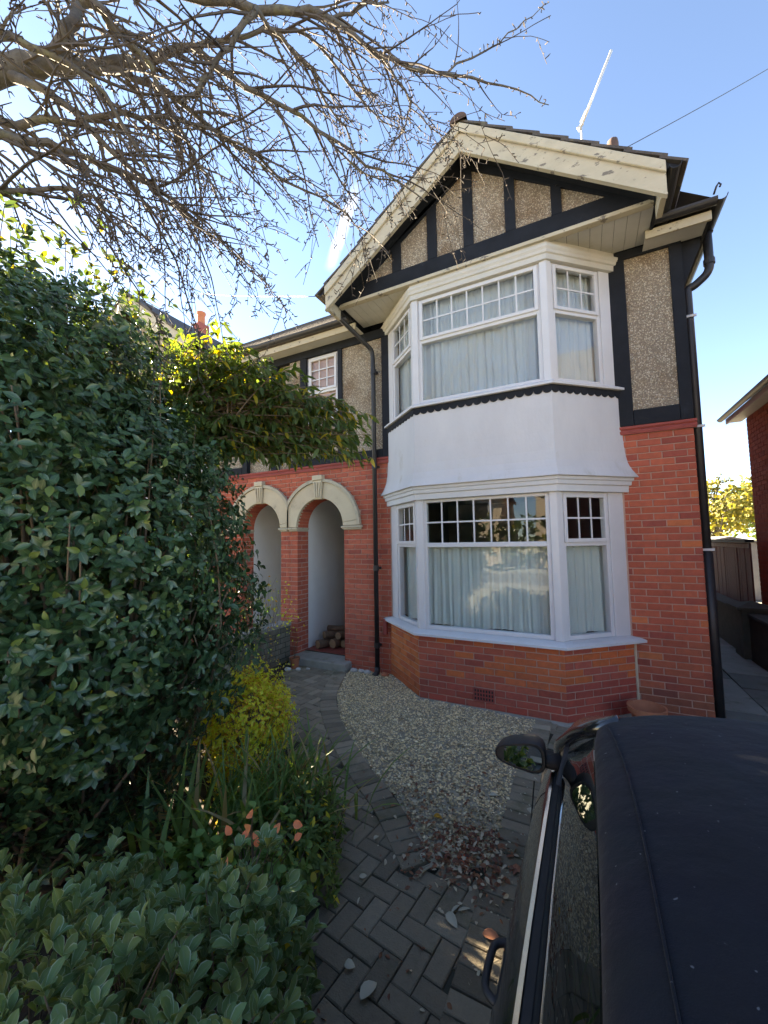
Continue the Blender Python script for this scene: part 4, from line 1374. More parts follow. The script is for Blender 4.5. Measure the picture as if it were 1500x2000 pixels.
# ------------------------------------------------------------------ gravel
def gravel():
    xs = [p[0] for p in GRAVEL]; ys = [p[1] for p in GRAVEL]
    mb = MB()
    base = [Vector(v) for v in ((1, 0, 0), (-1, 0, 0), (0, 1, 0), (0, -1, 0), (0, 0, 1), (0, 0, -.6))]
    fc = [(0, 2, 4), (2, 1, 4), (1, 3, 4), (3, 0, 4), (2, 0, 5), (1, 2, 5), (3, 1, 5), (0, 3, 5)]
    n = 0
    while n < 14500:
        x = random.uniform(min(xs), max(xs)); y = random.uniform(min(ys), max(ys))
        if not inside(GRAVEL, x, y):
            continue
        n += 1
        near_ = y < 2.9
        r = random.uniform(.005, .012)*(random.uniform(1.2, 1.8) if random.random() < .12 else 1)
        q = Matrix.Rotation(random.uniform(0, 6.3), 3, 'Z') @ Matrix.Rotation(random.uniform(-.6, .6), 3, 'X')
        sc = (random.uniform(.8, 1.5), random.uniform(.7, 1.1), random.uniform(.5, .9))
        z = G+random.uniform(0, .014)
        k = random.uniform(.55, 1.15)
        t = random.random()
        col = (.76*k, .62*k, .40*k) if t < .6 else ((.82*k, .73*k, .54*k) if t < .85 else (.36*k, .28*k, .18*k))
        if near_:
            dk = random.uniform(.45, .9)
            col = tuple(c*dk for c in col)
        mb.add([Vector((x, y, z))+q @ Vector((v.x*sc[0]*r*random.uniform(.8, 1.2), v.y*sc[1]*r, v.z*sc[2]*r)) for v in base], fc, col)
    return tag(mb.build('gravel', 'gravel', None), 'pale cream gravel filling the bed in front of the bay', 'gravel', kind='stuff')
gravel()

# ------------------------------------------------------------------ leaves
def leaf_template(kind):
    """unit leaf along +Y; returns verts, faces, edge value (0 midrib, 1 margin)"""
    if kind == 'oval': prof = [(0, .0), (.10, .13), (.28, .24), (.5, .27), (.72, .21), (.88, .10), (1.0, 0)]
    elif kind == 'obovate': prof = [(0, .03), (.15, .10), (.4, .22), (.65, .30), (.85, .22), (1.0, 0)]
    elif kind == 'narrow': prof = [(0, .01), (.15, .07), (.4, .11), (.65, .09), (.85, .05), (1.0, 0)]
    elif kind == 'round': prof = [(0, .0), (.1, .22), (.32, .38), (.6, .36), (.85, .18), (1.0, 0)]
    elif kind == 'ovate': prof = [(0, .0), (.14, .15), (.38, .26), (.62, .25), (.84, .12), (1.0, 0)]
    elif kind == 'small': prof = [(0, 0), (.45, .28), (1, 0)]
    vs = []; ed = []; fs = []
    n = len(prof)
    mid_i = []
    for i, (y, w) in enumerate(prof):
        zc = -.10*y*y+.02*math.sin(y*3)
        mid_i.append(len(vs)); vs.append((0, y, zc)); ed.append(0.0 if 0 < i < n-1 else .6)
    li = {}; ri = {}
    for i, (y, w) in enumerate(prof):
        if w > .02:
            zc = -.10*y*y+.02*math.sin(y*3)
            if kind in ('obovate', 'oval'):
                # inner ring so that a margin can be told from the blade
                li[i] = (len(vs), len(vs)+1); vs += [(-w*.8, y, zc+w*.20), (-w, y, zc+w*.28)]; ed += [.7, 1.0]
                ri[i] = (len(vs), len(vs)+1); vs += [(w*.8, y, zc+w*.20), (w, y, zc+w*.28)]; ed += [.7, 1.0]
            else:
                li[i] = (len(vs),); vs.append((-w, y, zc+w*.28)); ed.append(1.0)
                ri[i] = (len(vs),); vs.append((w, y, zc+w*.28)); ed.append(1.0)
    for i in range(n-1):
        a, b = mid_i[i], mid_i[i+1]
        for side, flip in ((li, False), (ri, True)):
            p_, q_ = side.get(i), side.get(i+1)
            def face(*f):
                fs.append(f if not flip else f[::-1])
            if p_ and q_:
                face(a, b, q_[0], p_[0])
                for t in range(len(p_)-1): face(p_[t], q_[t], q_[t+1], p_[t+1])
            elif q_:
                face(a, b, q_[0])
                for t in range(len(q_)-1): face(a, q_[t], q_[t+1])
            elif p_:
                face(a, b, p_[0])
                for t in range(len(p_)-1): face(p_[t], b, p_[t+1])
    return np.array(vs, float), fs, np.array(ed, float)
TPL = {k: leaf_template(k) for k in ('oval', 'obovate', 'narrow', 'round', 'small', 'ovate')}
def leaf_mesh_data(name, mat, V, fs, ed, nrep):
    """V: (N, nv, 3)"""
    N_, nv, _ = V.shape
    me = bpy.data.meshes.new(name)
    me.vertices.add(N_*nv)
    me.vertices.foreach_set('co', V.reshape(-1))
    lens = np.array([len(f) for f in fs]); idx = np.concatenate([np.array(f) for f in fs])
    L_ = idx.size
    loops = (idx[None, :]+(np.arange(N_)*nv)[:, None]).reshape(-1)
    me.loops.add(N_*L_); me.loops.foreach_set('vertex_index', loops.astype(np.int32))
    st_ = np.concatenate([[0], np.cumsum(lens)[:-1]])
    starts = (st_[None, :]+(np.arange(N_)*L_)[:, None]).reshape(-1)
    me.polygons.add(N_*len(fs)); me.polygons.foreach_set('loop_start', starts.astype(np.int32))
    me.polygons.foreach_set('use_smooth', np.ones(N_*len(fs), bool))
    me.update(calc_edges=True)
    a = me.attributes.new('edge', 'FLOAT', 'POINT')
    a.data.foreach_set('value', np.tile(ed, N_).astype(np.float32))
    me.materials.append(MATS[mat])
    return me
def leaf_frames(D, Nn):
    """orthonormal frames: D along the leaf, Nn roughly its upper side"""
    D = D/np.linalg.norm(D, axis=1, keepdims=True)
    Sx = np.cross(D, Nn); Sx /= np.linalg.norm(Sx, axis=1, keepdims=True)+1e-9
    Nz = np.cross(Sx, D)
    return Sx, D, Nz
def foliage(parent, kind, mat, P, D, Nn, size, solo=0, name='leaf', stuff='foliage', ar=1.0):
    """P base points, D directions, size lengths. The `solo` nearest to the camera become leaf objects."""
    vs, fs, ed = TPL[kind]
    Sx, Dy, Nz = leaf_frames(D, Nn)
    size = np.broadcast_to(size, (len(P),))
    curl = rng.uniform(.4, 1.8, len(P))
    idx = np.arange(len(P))
    if solo:
        cen = P+Dy*size[:, None]*.5
        dist = np.linalg.norm(cen-np.array([0, 0, CAMZ]), axis=1)
        ahead = (cen-np.array([0, 0, CAMZ])) @ np.array(fw)
        xx = 750+FPX*((cen-np.array([0, 0, CAMZ])) @ np.array(cr))/np.maximum(ahead, .05)
        yy = 1000-FPX*((cen-np.array([0, 0, CAMZ])) @ np.array(cu))/np.maximum(ahead, .05)
        vis = (ahead > .1) & (xx > 0) & (xx < 1500) & (yy > 0) & (yy < 2000)
        order = np.argsort(np.where(vis, dist/size, 1e9))
        chosen = order[:solo]
        me = leaf_mesh_data(name, mat, vs[None]*np.array([ar, 1, 1.0]), fs, ed, 1)
        for i in chosen:
            o = bpy.data.objects.new(name, me); put(o, parent)
            m = Matrix([[*(Sx[i]*size[i]).tolist()], [*(Dy[i]*size[i]).tolist()], [*(Nz[i]*size[i]*curl[i]).tolist()]]).transposed().to_4x4()
            m.translation = Vector(P[i].tolist())
            o.matrix_basis = m
        idx = order[solo:]
    if len(idx) == 0: return
    V = P[idx, None, :]+size[idx, None, None]*(vs[None, :, 0:1]*ar*Sx[idx, None, :]+vs[None, :, 1:2]*Dy[idx, None, :]+vs[None, :, 2:3]*curl[idx, None, None]*Nz[idx, None, :])
    o = bpy.data.objects.new(stuff, leaf_mesh_data(stuff, mat, V, fs, ed, len(idx)))
    put(o, parent)
    o['kind'] = 'stuff'
    return o
def unit(v):
    return v/(np.linalg.norm(v, axis=1, keepdims=True)+1e-9)
def rand_dirs(n):
    return unit(rng.normal(size=(n, 3)))
def shell(ells, n, lo=.72, hi=1.04, zmin=G):
    """points and outward normals in the outer shell of a union of ellipsoids, lumpy"""
    Ps = []; Ns = []
    vol = np.array([e[1][0]*e[1][1]*e[1][2] for e in ells])**.67
    for (c, r_), k in zip(ells, (vol/vol.sum()*n*1.6).astype(int)):
        d = rand_dirs(k)
        lump = 1+.10*np.sin(d[:, 0]*7+c[0]*3)*np.sin(d[:, 1]*6+c[1])+.08*np.sin(d[:, 2]*9+d[:, 0]*5)
        rad = (rng.uniform(lo**2, hi**2, k))**.5*lump
        p = np.array(c)+d*np.array(r_)*rad[:, None]
        nn = unit(d/np.array(r_))
        keep = p[:, 2] > zmin
        for c2, r2 in ells:
            if c2 is c: continue
            keep &= (((p-np.array(c2))/np.array(r2))**2).sum(1) > lo**2
        Ps.append(p[keep]); Ns.append(nn[keep])
    P = np.concatenate(Ps); N_ = np.concatenate(Ns)
    s = rng.permutation(len(P))[:n]
    return P[s], N_[s]
def whorls(P, N_, per, spread=.9, lift=.0, up_bias=.2, axo=.02):
    """leaves radiating round each shoot tip"""
    k = len(P)
    ax = unit(N_+np.array([0, 0, up_bias])+rng.normal(scale=.35, size=(k, 3)))
    t = unit(np.cross(ax, rand_dirs(k)))
    b = np.cross(ax, t)
    PP = []; DD = []; NN = []
    for q in range(per):
        th = 2*math.pi*q/per*1.0+rng.uniform(-.35, .35, k)+q*.3
        side = t*np.cos(th)[:, None]+b*np.sin(th)[:, None]
        sp = rng.uniform(.55, 1.25, k)[:, None]*spread
        d = unit(side*sp+ax*(.55+lift))
        d[:, 2] -= .12
        PP.append(P+ax*rng.uniform(-axo, .02, k)[:, None]); DD.append(d); NN.append(unit(ax*1.0+d*-.3))
    return np.concatenate(PP), np.concatenate(DD), np.concatenate(NN)
def stems(parent, base, tips, r0, r1, mat, name, sag=.0, n=6, sides=5, wob=.04, joined=True):
    mb = MB()
    for tip in tips:
        b_ = Vector(base) if not callable(base) else Vector(base())
        tip = Vector(tip)
        pts = []
        w1 = Vector(rng.normal(scale=wob, size=3).tolist())
        for i in range(n+1):
            t = i/n
            p_ = b_.lerp(tip, t)+w1*math.sin(t*3.14)+Vector((0, 0, sag*math.sin(t*3.14)))
            pts.append(p_)
        mb.tube(pts, [r0+(r1-r0)*i/n for i in range(n+1)], sides)
    return mb.build(name, mat, parent, smooth=True)

# --- big evergreen bush
bush = empty('evergreen_bush', (-2.9, 1.5, G), 'tall dense dark green glossy-leaved bush beside the path', 'bush')
B_E = [((-2.84, 1.40, 1.50), (.98, 1.06, 1.42)), ((-3.25, .70, 1.8), (1.2, 1.1, 1.75)), ((-3.35, 1.95, 1.75), (.80, .80, 1.25)), ((-3.35, 1.2, 2.75), (.95, 1.0, .95))]
P1, N1 = shell(B_E, 11000, .78, 1.04, .05)
PP, DD, NN = whorls(P1, N1, 6, 1.25, -.1, .15, .08)
foliage(bush, 'ovate', 'camellia_leaf', PP, DD, NN, rng.uniform(.030, .068, len(PP)), solo=300, ar=.95)
P2, N2 = shell(B_E, 3600, .3, .8, .05)
PP, DD, NN = whorls(P2, N2, 5, 1.1, 0, .1, .1)
foliage(bush, 'ovate', 'camellia_leaf', PP, DD, NN, rng.uniform(.055, .08, len(PP)), stuff='inner_foliage')
sel = rng.permutation(len(P1))[:900]
foliage(bush, 'small', 'bud', P1[sel], unit(N1[sel]+rng.normal(scale=.3, size=(900, 3))), rand_dirs(900), rng.uniform(.012, .022, 900), stuff='buds')
stems(bush, lambda: (-2.9+random.uniform(-.3, .3), 1.4+random.uniform(-.5, .5), G), [tuple(P1[i]) for i in rng.permutation(len(P1))[:170]], .016, .003, 'stem', 'branches', wob=.12)
# --- twiggier top growth behind the bush
topg = empty('leafy_climber', (-3.8, 1.4, G), 'small-leaved dark growth reaching up above the big bush among bare twigs', 'shrub')
T_E = [((-3.55, 1.15, 3.35), (.95, 1.1, .75)), ((-3.7, 1.95, 3.15), (.8, .8, .55))]
P3, N3 = shell(T_E, 1700, .3, 1.1, 1.5)
PP, DD, NN = whorls(P3, N3, 4)
foliage(topg, 'ovate', 'upper_leaf', PP, DD, NN, rng.uniform(.04, .075, len(PP)), solo=60)
stems(topg, lambda: (-3.8+random.uniform(-.2, .2), 1.4+random.uniform(-.3, .3), 1.2), [tuple(P3[i]) for i in range(260)], .010, .002, 'stem', 'branches', wob=.15)
MB().tube([(-3.8, 1.4, G), (-3.75, 1.45, .7), (-3.8, 1.4, 1.3)], [.05, .04, .03], 8).build('trunk', 'bark', topg, smooth=True)

hed = empty('sun_block_hedge', (-4.5, 2.3, G), 'dark hedge added behind the big bush to block low sun', 'hedge')
H_E = [((-4.45, 2.2, 1.2), (.65, 1.0, 1.35)), ((-4.55, 3.15, .9), (.42, .55, 1.05)), ((-4.4, 1.0, 1.2), (.6, .8, 1.4))]  # added hedge, sized to keep sun off the paving and the gap below
P7, N7 = shell(H_E, 2600, .55, 1.04, G)
PP, DD, NN = whorls(P7, N7, 5, 1.1, 0, .1, .05)
foliage(hed, 'ovate', 'upper_leaf', PP, DD, NN, rng.uniform(.05, .09, len(PP)))
stems(hed, lambda: (-4.45+random.uniform(-.2, .2), 2.2+random.uniform(-.9, .9), G), [tuple(P7[i]) for i in range(80)], .012, .003, 'stem', 'branches', wob=.08)
# --- arching shrub with drooping narrow leaves, sun behind it
arch_sh = empty('arching_shrub', (-3.9, 2.6, G), 'arching shrub with drooping narrow leaves turning yellow in front of the upper window', 'shrub')
mb = MB(); LP = []; LD = []; LN = []
tg = []
for _ in range(330):
    u, v = random.random(), random.random()
    X0 = 330+u*395
    ytop = 620+max(0, (X0-430))*.62 if X0 > 430 else 640
    Y0 = ytop+(905-ytop)*v
    tg.append((X0+random.uniform(-20, 10), Y0, random.uniform(3.3, 4.25)))
for X0, Y0, t in tg:
    tip = at(X0, Y0, t)
    root = at(random.uniform(240, 330), random.uniform(820, 930), random.uniform(3.5, 4.2))
    if random.random() < .35: root = at(random.uniform(330, 480), random.uniform(760, 880), random.uniform(3.5, 4.1))
    ctrl = root.lerp(tip, .6)+Vector((0, 0, random.uniform(.1, .35)))
    pts = [root*(1-q)**2+ctrl*2*q*(1-q)+tip*q*q for q in [i/7 for i in range(8)]]
    mb.tube(pts, [.008-.0009*i for i in range(8)], 4)
    for i in range(30):
        q = random.uniform(.35, 1.0)
        p_ = root*(1-q)**2+ctrl*2*q*(1-q)+tip*q*q
        tan = (ctrl-root)*(1-q)+(tip-ctrl)*q
        d_ = tan.normalized()*.5+Vector((random.gauss(0, .5), random.gauss(0, .5), -.55+random.gauss(0, .35)))
        LP.append(tuple(p_)); LD.append(tuple(d_.normalized())); LN.append((random.gauss(0, .4), random.gauss(0, .4), 1))
mb.build('branches', 'stem', arch_sh, smooth=True)
LP, LD, LN = map(np.array, (LP, LD, LN))
foliage(arch_sh, 'narrow', 'narrow_leaf', LP, LD, LN, rng.uniform(.07, .13, len(LP)), solo=150, ar=1.4)
stems(arch_sh, lambda: (-3.9+random.uniform(-.1, .1), 2.6+random.uniform(-.1, .1), G), [tuple(at(random.uniform(240, 420), random.uniform(800, 930), random.uniform(3.5, 4.1))) for _ in range(9)], .025, .012, 'stem', 'stems', wob=.15)

# --- golden rounded shrub
gold = empty('golden_shrub', (-2.62, 2.5, G), 'low rounded yellow-green shrub at the edge of the path', 'shrub')
G_E = [((-2.62, 2.52, .33), (.36, .36, .36)), ((-2.45, 2.38, .15), (.25, .25, .25)), ((-2.85, 2.75, .25), (.35, .35, .40))]
P4, N4 = shell(G_E, 3200, .7, 1.08, G)
PP, DD, NN = whorls(P4, N4, 4)
foliage(gold, 'small', 'golden_leaf', PP, DD, NN, rng.uniform(.020, .040, len(PP)), ar=1.1)
stems(gold, lambda: (-2.62+random.uniform(-.1, .1), 2.5+random.uniform(-.1, .1), G), [tuple(P4[i]) for i in range(150)], .004, .0012, 'stem', 'stems')
# taller wispy growth behind it, by the low wall
wisp = empty('wispy_shrub', (-3.5, 3.6, G), 'thin wispy yellowing plant by the low garden wall', 'plant')
tips = [tuple(at(random.uniform(440, 575), random.uniform(1120, 1300), random.uniform(4.3, 4.9))) for _ in range(60)]
stems(wisp, lambda: (-3.45+random.uniform(-.25, .2), 3.45+random.uniform(-.2, .3), G), tips, .004, .001, 'stem', 'stems', wob=.05, sides=3)
LPp = np.array([np.array(t)*random.uniform(.9, 1.0)+np.array([0, 0, random.uniform(-.1, 0)]) for t in tips for _ in range(8)])+rng.normal(scale=.05, size=(480, 3))
foliage(wisp, 'small', 'golden_leaf', LPp, rand_dirs(480), rand_dirs(480), rng.uniform(.02, .045, 480))

# --- strap-leaved clump
def blades(parent, n, cx, cy, sx, sy, lmin, lmax, w, mat, nsolo, lean=.7):
    tris = []
    objs = MB()
    for i in range(n):
        bx_, by_ = random.gauss(cx, sx), random.gauss(cy, sy)
        ln = random.uniform(lmin, lmax)
        az = random.uniform(0, 6.283); ln_ = random.uniform(.1, lean)
        h_ = Vector((math.cos(az), math.sin(az), 0)); s_ = Vector((-h_.y, h_.x, 0))
        pts = []
        seg = 6
        p_ = Vector((bx_, by_, G)); ang = R(88)-ln_*.4
        for k in range(seg+1):
            pts.append(p_.copy())
            p_ = p_+(h_*math.cos(ang)+Vector((0, 0, math.sin(ang))))*ln/seg
            ang -= ln_*random.uniform(.25, .55)
        ww = w*random.uniform(.6, 1.2)
        vs = []; fs = []
        for k, q in enumerate(pts):
            wk = ww*(1-(k/seg)**2.2)*(.7+.6*min(1, k/2))+.0006
            vs += [q-s_*wk, q+Vector((0, 0, -wk*.35)), q+s_*wk]
        for k in range(seg):
            for e in (0, 1):
                fs.append((k*3+e, k*3+e+1, k*3+e+4, k*3+e+3))
        if i < nsolo:
            m_ = MB(); m_.add(vs, fs); m_.build('blade', mat, parent, smooth=True)
        else:
            objs.add(vs, fs)
    if objs.v:
        objs.build('blade_mass', mat, parent, smooth=True, kind='stuff')
clump = empty('strappy_clump', (-1.9, 1.95, G), 'clump of arching strap-like green blades with some straw-coloured ones', 'plant')
blades(clump, 260, -1.95, 2.15, .20, .18, .35, .72, .009, 'blade_leaf', 120)
clump2 = empty('strappy_clump', (-2.1, 1.6, G), 'dark broad-bladed clump at the foot of the big bush', 'plant')
blades(clump2, 110, -2.05, 1.68, .18, .16, .4, .8, .014, 'blade_leaf', 60, lean=.9)
# --- leafy low plants between
def patch(name, label, ells, n, per, kind, mat, smin, smax, solo, ar=1.0, lift=0.0, spread=.9, stemmat='stem', base=None, lo=.6):
    e = empty(name, (ells[0][0][0], ells[0][0][1], G), label, 'plant' if 'shrub' not in name else 'shrub')
    p_, n_ = shell(ells, n, lo, 1.06, G+.01)
    PP, DD, NN = whorls(p_, n_, per, spread, lift, .5)
    foliage(e, kind, mat, PP, DD, NN, rng.uniform(smin, smax, len(PP)), solo=solo, ar=ar)
    c = ells[0][0]
    stems(e, lambda: (c[0]+random.uniform(-.15, .15), c[1]+random.uniform(-.15, .15), G), [tuple(p_[i]) for i in range(min(90, len(p_)))], .005, .0015, stemmat, 'stems', wob=.03)
    return e
patch('leafy_plant', 'soft green leafy plant under the orange leaves in the flower bed', [((-1.50, 1.45, .18), (.30, .26, .32)), ((-1.75, 1.25, .15), (.3, .3, .28))], 330, 5, 'round', 'mint_leaf', .028, .050, 130)
patch('verge_plant', 'spreading small-leaved green plant spilling on to the path edge', [((-1.62, 2.05, .1), (.22, .26, .27)), ((-1.45, 1.85, .06), (.17, .2, .2))], 420, 5, 'narrow', 'edge_leaf', .03, .06, 80, ar=1.6)
patch('edging_shrub', 'small rounded green shrub with a few bright yellow leaves beside the dark paving', [((-1.13, 1.18, .16), (.16, .22, .34)), ((-1.02, .95, .12), (.16, .22, .32))], 420, 5, 'round', 'edge_leaf', .022, .04, 150)
# orange leaves
og = empty('orange_leaved_sprig', (-1.3, 1.3, G), 'sprig with a handful of salmon-orange leaves', 'plant')
opts = [(492, 1597), (490, 1612), (495, 1640), (452, 1630), (478, 1638), (537, 1627), (575, 1640), (573, 1607), (440, 1676), (500, 1655)]
mb = MB()
oP, oD, oN = [], [], []
for a, b in opts:
    p_ = at(a, b, random.uniform(1.46, 1.56))
    oP.append(tuple(p_)); oD.append((random.gauss(0, .5), random.gauss(0, .3), random.uniform(-.9, .6))); oN.append((.3+random.gauss(0, .2), -.8, .5))
    mb.tube([(-1.3+random.uniform(-.03, .03), 1.3, G), Vector((-1.3, 1.3, .4)).lerp(p_, .5), p_], [.003, .002, .001], 4)
mb.build('stems', 'stem', og)
foliage(og, 'round', 'orange_leaf', np.array(oP), np.array(oD), np.array(oN), rng.uniform(.030, .044, len(oP)), solo=len(oP))
# --- grey-green shrub with pale leaf margins in the foreground
grey = empty('grey_green_shrub', (-1.15, .8, G), 'near grey-green shrub with pale-edged oval leaves', 'shrub')
Q_E = [((-1.08, .72, .38), (.42, .40, .36)), ((-1.45, .55, .42), (.40, .40, .34)), ((-1.06, 1.02, .42), (.24, .22, .36)), ((-.80, .42, .32), (.26, .32, .40)), ((-1.75, .75, .32), (.4, .4, .36))]
P5, N5 = shell(Q_E, 950, .72, 1.04, .02)
PP, DD, NN = whorls(P5, N5, 6, .62, .35, .9)
foliage(grey, 'obovate', 'grey_leaf', PP, DD, NN, rng.uniform(.042, .068, len(PP)), solo=300, ar=.85)
P6, N6 = shell(Q_E, 500, .4, .72, .05)
PP, DD, NN = whorls(P6, N6, 5, .8, .2, .5)
foliage(grey, 'obovate', 'grey_leaf', PP, DD, NN, rng.uniform(.04, .055, len(PP)), stuff='inner_foliage', ar=.85)
stems(grey, lambda: (-1.2+random.uniform(-.2, .2), .75+random.uniform(-.2, .2), G), [tuple(P5[i]) for i in range(160)], .006, .002, 'stem', 'stems', wob=.04)

# ------------------------------------------------------------------ bare tree overhead
tree = empty('bare_tree', (-4.2, .2, G), 'leafless knobbly-twigged tree reaching over the garden', 'tree')
limbs = [
    [(-260, 300, 2.6, .15), (-150, 200, 2.45, .125), (0, 140, 2.5, .10), (90, 125, 2.55, .085), (170, 130, 2.6, .060), (250, 122, 2.7, .045), (380, 95, 2.8, .034), (480, 170, 2.9, .026), (620, 255, 3.0, .019), (745, 330, 3.05, .013), (835, 395, 3.05, .006)],
    [(90, 125, 2.55, .07), (130, 70, 2.55, .055), (150, 10, 2.6, .045), (190, -80, 2.7, .04)],
    [(-120, -40, 2.3, .07), (60, -30, 2.35, .055), (170, 0, 2.4, .045), (235, 60, 2.5, .034), (290, 130, 2.6, .026), (345, 240, 2.65, .018), (400, 345, 2.7, .010), (450, 440, 2.7, .005)],
    [(60, -30, 2.35, .05), (280, -20, 2.5, .045), (500, 15, 2.7, .038), (640, 35, 2.85, .030), (740, 110, 3.0, .022), (860, 145, 3.1, .016), (980, 165, 3.2, .010), (1072, 205, 3.25, .004)],
    [(860, 145, 3.1, .012), (940, 100, 3.15, .009), (1010, 60, 3.2, .006), (1072, 5, 3.2, .003)],
    [(500, 15, 2.7, .030), (450, 90, 2.65, .024), (395, 155, 2.6, .018), (355, 200, 2.55, .012)],
    [(380, 95, 2.8, .026), (520, 55, 2.9, .02), (620, 80, 3.0, .015), (700, 190, 3.05, .01), (790, 260, 3.1, .004)],
    [(-120, 250, 2.3, .05), (0, 232, 2.35, .034), (140, 240, 2.45, .026), (280, 225, 2.55, .02), (420, 255, 2.7, .014), (520, 330, 2.8, .009), (600, 420, 2.9, .004)],
    [(-100, 240, 2.2, .05), (0, 265, 2.25, .036), (100, 285, 2.35, .028), (200, 325, 2.45, .022), (300, 365, 2.55, .015), (400, 440, 2.7, .010), (500, 530, 2.8, .006), (560, 610, 2.85, .003)],
    [(-100, 370, 2.2, .034), (0, 378, 2.25, .024), (130, 372, 2.35, .016), (230, 420, 2.45, .010), (320, 500, 2.55, .005)],
    [(0, 140, 2.5, .05), (120, 200, 2.45, .03), (230, 300, 2.5, .022), (330, 400, 2.6, .014), (440, 480, 2.7, .008), (530, 560, 2.75, .004)],
    [(170, 130, 2.6, .04), (300, 170, 2.75, .028), (430, 260, 2.9, .02), (560, 350, 3.05, .013), (680, 420, 3.15, .007), (720, 490, 3.2, .003)],
    [(500, 15, 2.7, .022), (570, 100, 2.85, .017), (640, 200, 3.0, .012), (690, 300, 3.1, .008), (660, 400, 3.15, .004)],
    [(640, 35, 2.85, .020), (700, 20, 2.9, .014), (760, 5, 3.0, .008)],
    [(-80, 60, 2.2, .04), (60, 90, 2.25, .028), (200, 180, 2.35, .02), (290, 330, 2.45, .012), (340, 450, 2.5, .006)],
    [(620, 255, 3.0, .012), (700, 330, 3.05, .009), (770, 350, 3.1, .006), (850, 345, 3.15, .003)],
    [(745, 110, 3.0, .014), (800, 200, 3.05, .010), (770, 280, 3.1, .007), (720, 360, 3.1, .004)],
    [(800, 200, 3.05, .007), (850, 250, 3.1, .005), (900, 285, 3.12, .003)],
]
root_pt = at(-260, 300, 2.6)
tk = [Vector((-4.2, .2, G-.1)), Vector((-4.15, .25, 1.2)), Vector((-4.05, .35, 2.6)), Vector((-3.95, .45, 3.6)), root_pt]
MB().tube(tk, [.26, .22, .19, .17, .15], 14).build('trunk', 'bark', tree, smooth=True)
twigs = MB()
def catmull(P, n):
    out = []
    for i in range(len(P)-1):
        p0 = P[max(i-1, 0)]; p1 = P[i]; p2 = P[i+1]; p3 = P[min(i+2, len(P)-1)]
        for k in range(n):
            t = k/n
            out.append(.5*((2*p1)+(p2-p0)*t+(2*p0-5*p1+4*p2-p3)*t*t+(3*p1-p0-3*p2+p3)*t**3))
    out.append(P[-1])
    return out
def rv(s=1.0):
    return Vector((random.gauss(0, s), random.gauss(0, s), random.gauss(0, s)))
def keepclear(p):
    return p.y < 4.12
def spur(p, d):
    ln = random.uniform(.010, .036)
    e = p+(d+rv(.25)).normalized()*ln
    twigs.tube([p, e], [.0038, .0043], 3, caps=False)
    e2 = e+(d+rv(.8)).normalized()*random.uniform(.010, .024)
    twigs.tube([e, e2], [.0052, .0016], 3, caps=False)
def twig(p, d, ln, r, lev):
    n = max(4, int(ln/.06))
    pts = [p.copy()]
    dd = d.normalized()
    for i in range(n):
        dd = (dd+rv(.075)+Vector((0, 0, -.034))).normalized()
        p = p+dd*ln/n
        if not keepclear(p): break
        pts.append(p.copy())
    if len(pts) < 3: return
    m = len(pts)
    rad = [max(.0024, r*(1-.75*i/(m-1))) for i in range(m)]
    twigs.tube(pts, rad, 4 if r > .004 else 3, caps=False)
    for i in range(1, m):
        t = (pts[i]-pts[i-1]).normalized()
        side = t.cross(rv(1)).normalized()
        if lev < 2 and random.random() < (.25 if lev == 0 else .12):
            twig(pts[i], (t*.9+side*.65+Vector((0, 0, -.1))), ln*random.uniform(.3, .6), rad[i]*.75, lev+1)
        if random.random() < .62:
            spur(pts[i]+(pts[i-1]-pts[i])*random.random(), (t*.35+t.cross(rv(1)).normalized()))
for L_ in limbs:
    P = [at(a, b, t) for a, b, t, r in L_]
    rr = [r for *_, r in L_]
    pts = catmull(P, 4)
    rad = []
    for i in range(len(rr)-1):
        for k in range(4): rad.append(rr[i]+(rr[i+1]-rr[i])*k/4)
    rad.append(rr[-1])
    pts = [p+rv(.012) if 0 < i < len(pts)-1 else p for i, p in enumerate(pts)]
    MB().tube(pts, [r*.72 for r in rad], 9).build('limb', 'bark', tree, smooth=True)
    for i in range(2, len(pts)):
        t = (pts[i]-pts[i-1]).normalized()
        seg = (pts[i]-pts[i-1]).length
        k = 1 if random.random() < .9 else 0
        for _ in range(k):
            if (rad[i] > .07 and random.random() < .6) or (pts[i].x > -1.1 and random.random() < .6): continue
            side = t.cross(rv(1)).normalized()
            ln = random.uniform(.3, .95)*(1.15 if rad[i] > .012 else .6)
            twig(pts[i].lerp(pts[i-1], random.random()), (t*1.0+side*.7+Vector((0, 0, -.15))), ln, min(.0105, rad[i]*.55), 0)
        for _ in range(3):
            if rad[i] < .03: spur(pts[i].lerp(pts[i-1], random.random()), t.cross(rv(1)).normalized())
tw = twigs.build('twigs', 'twig', tree, kind='stuff')

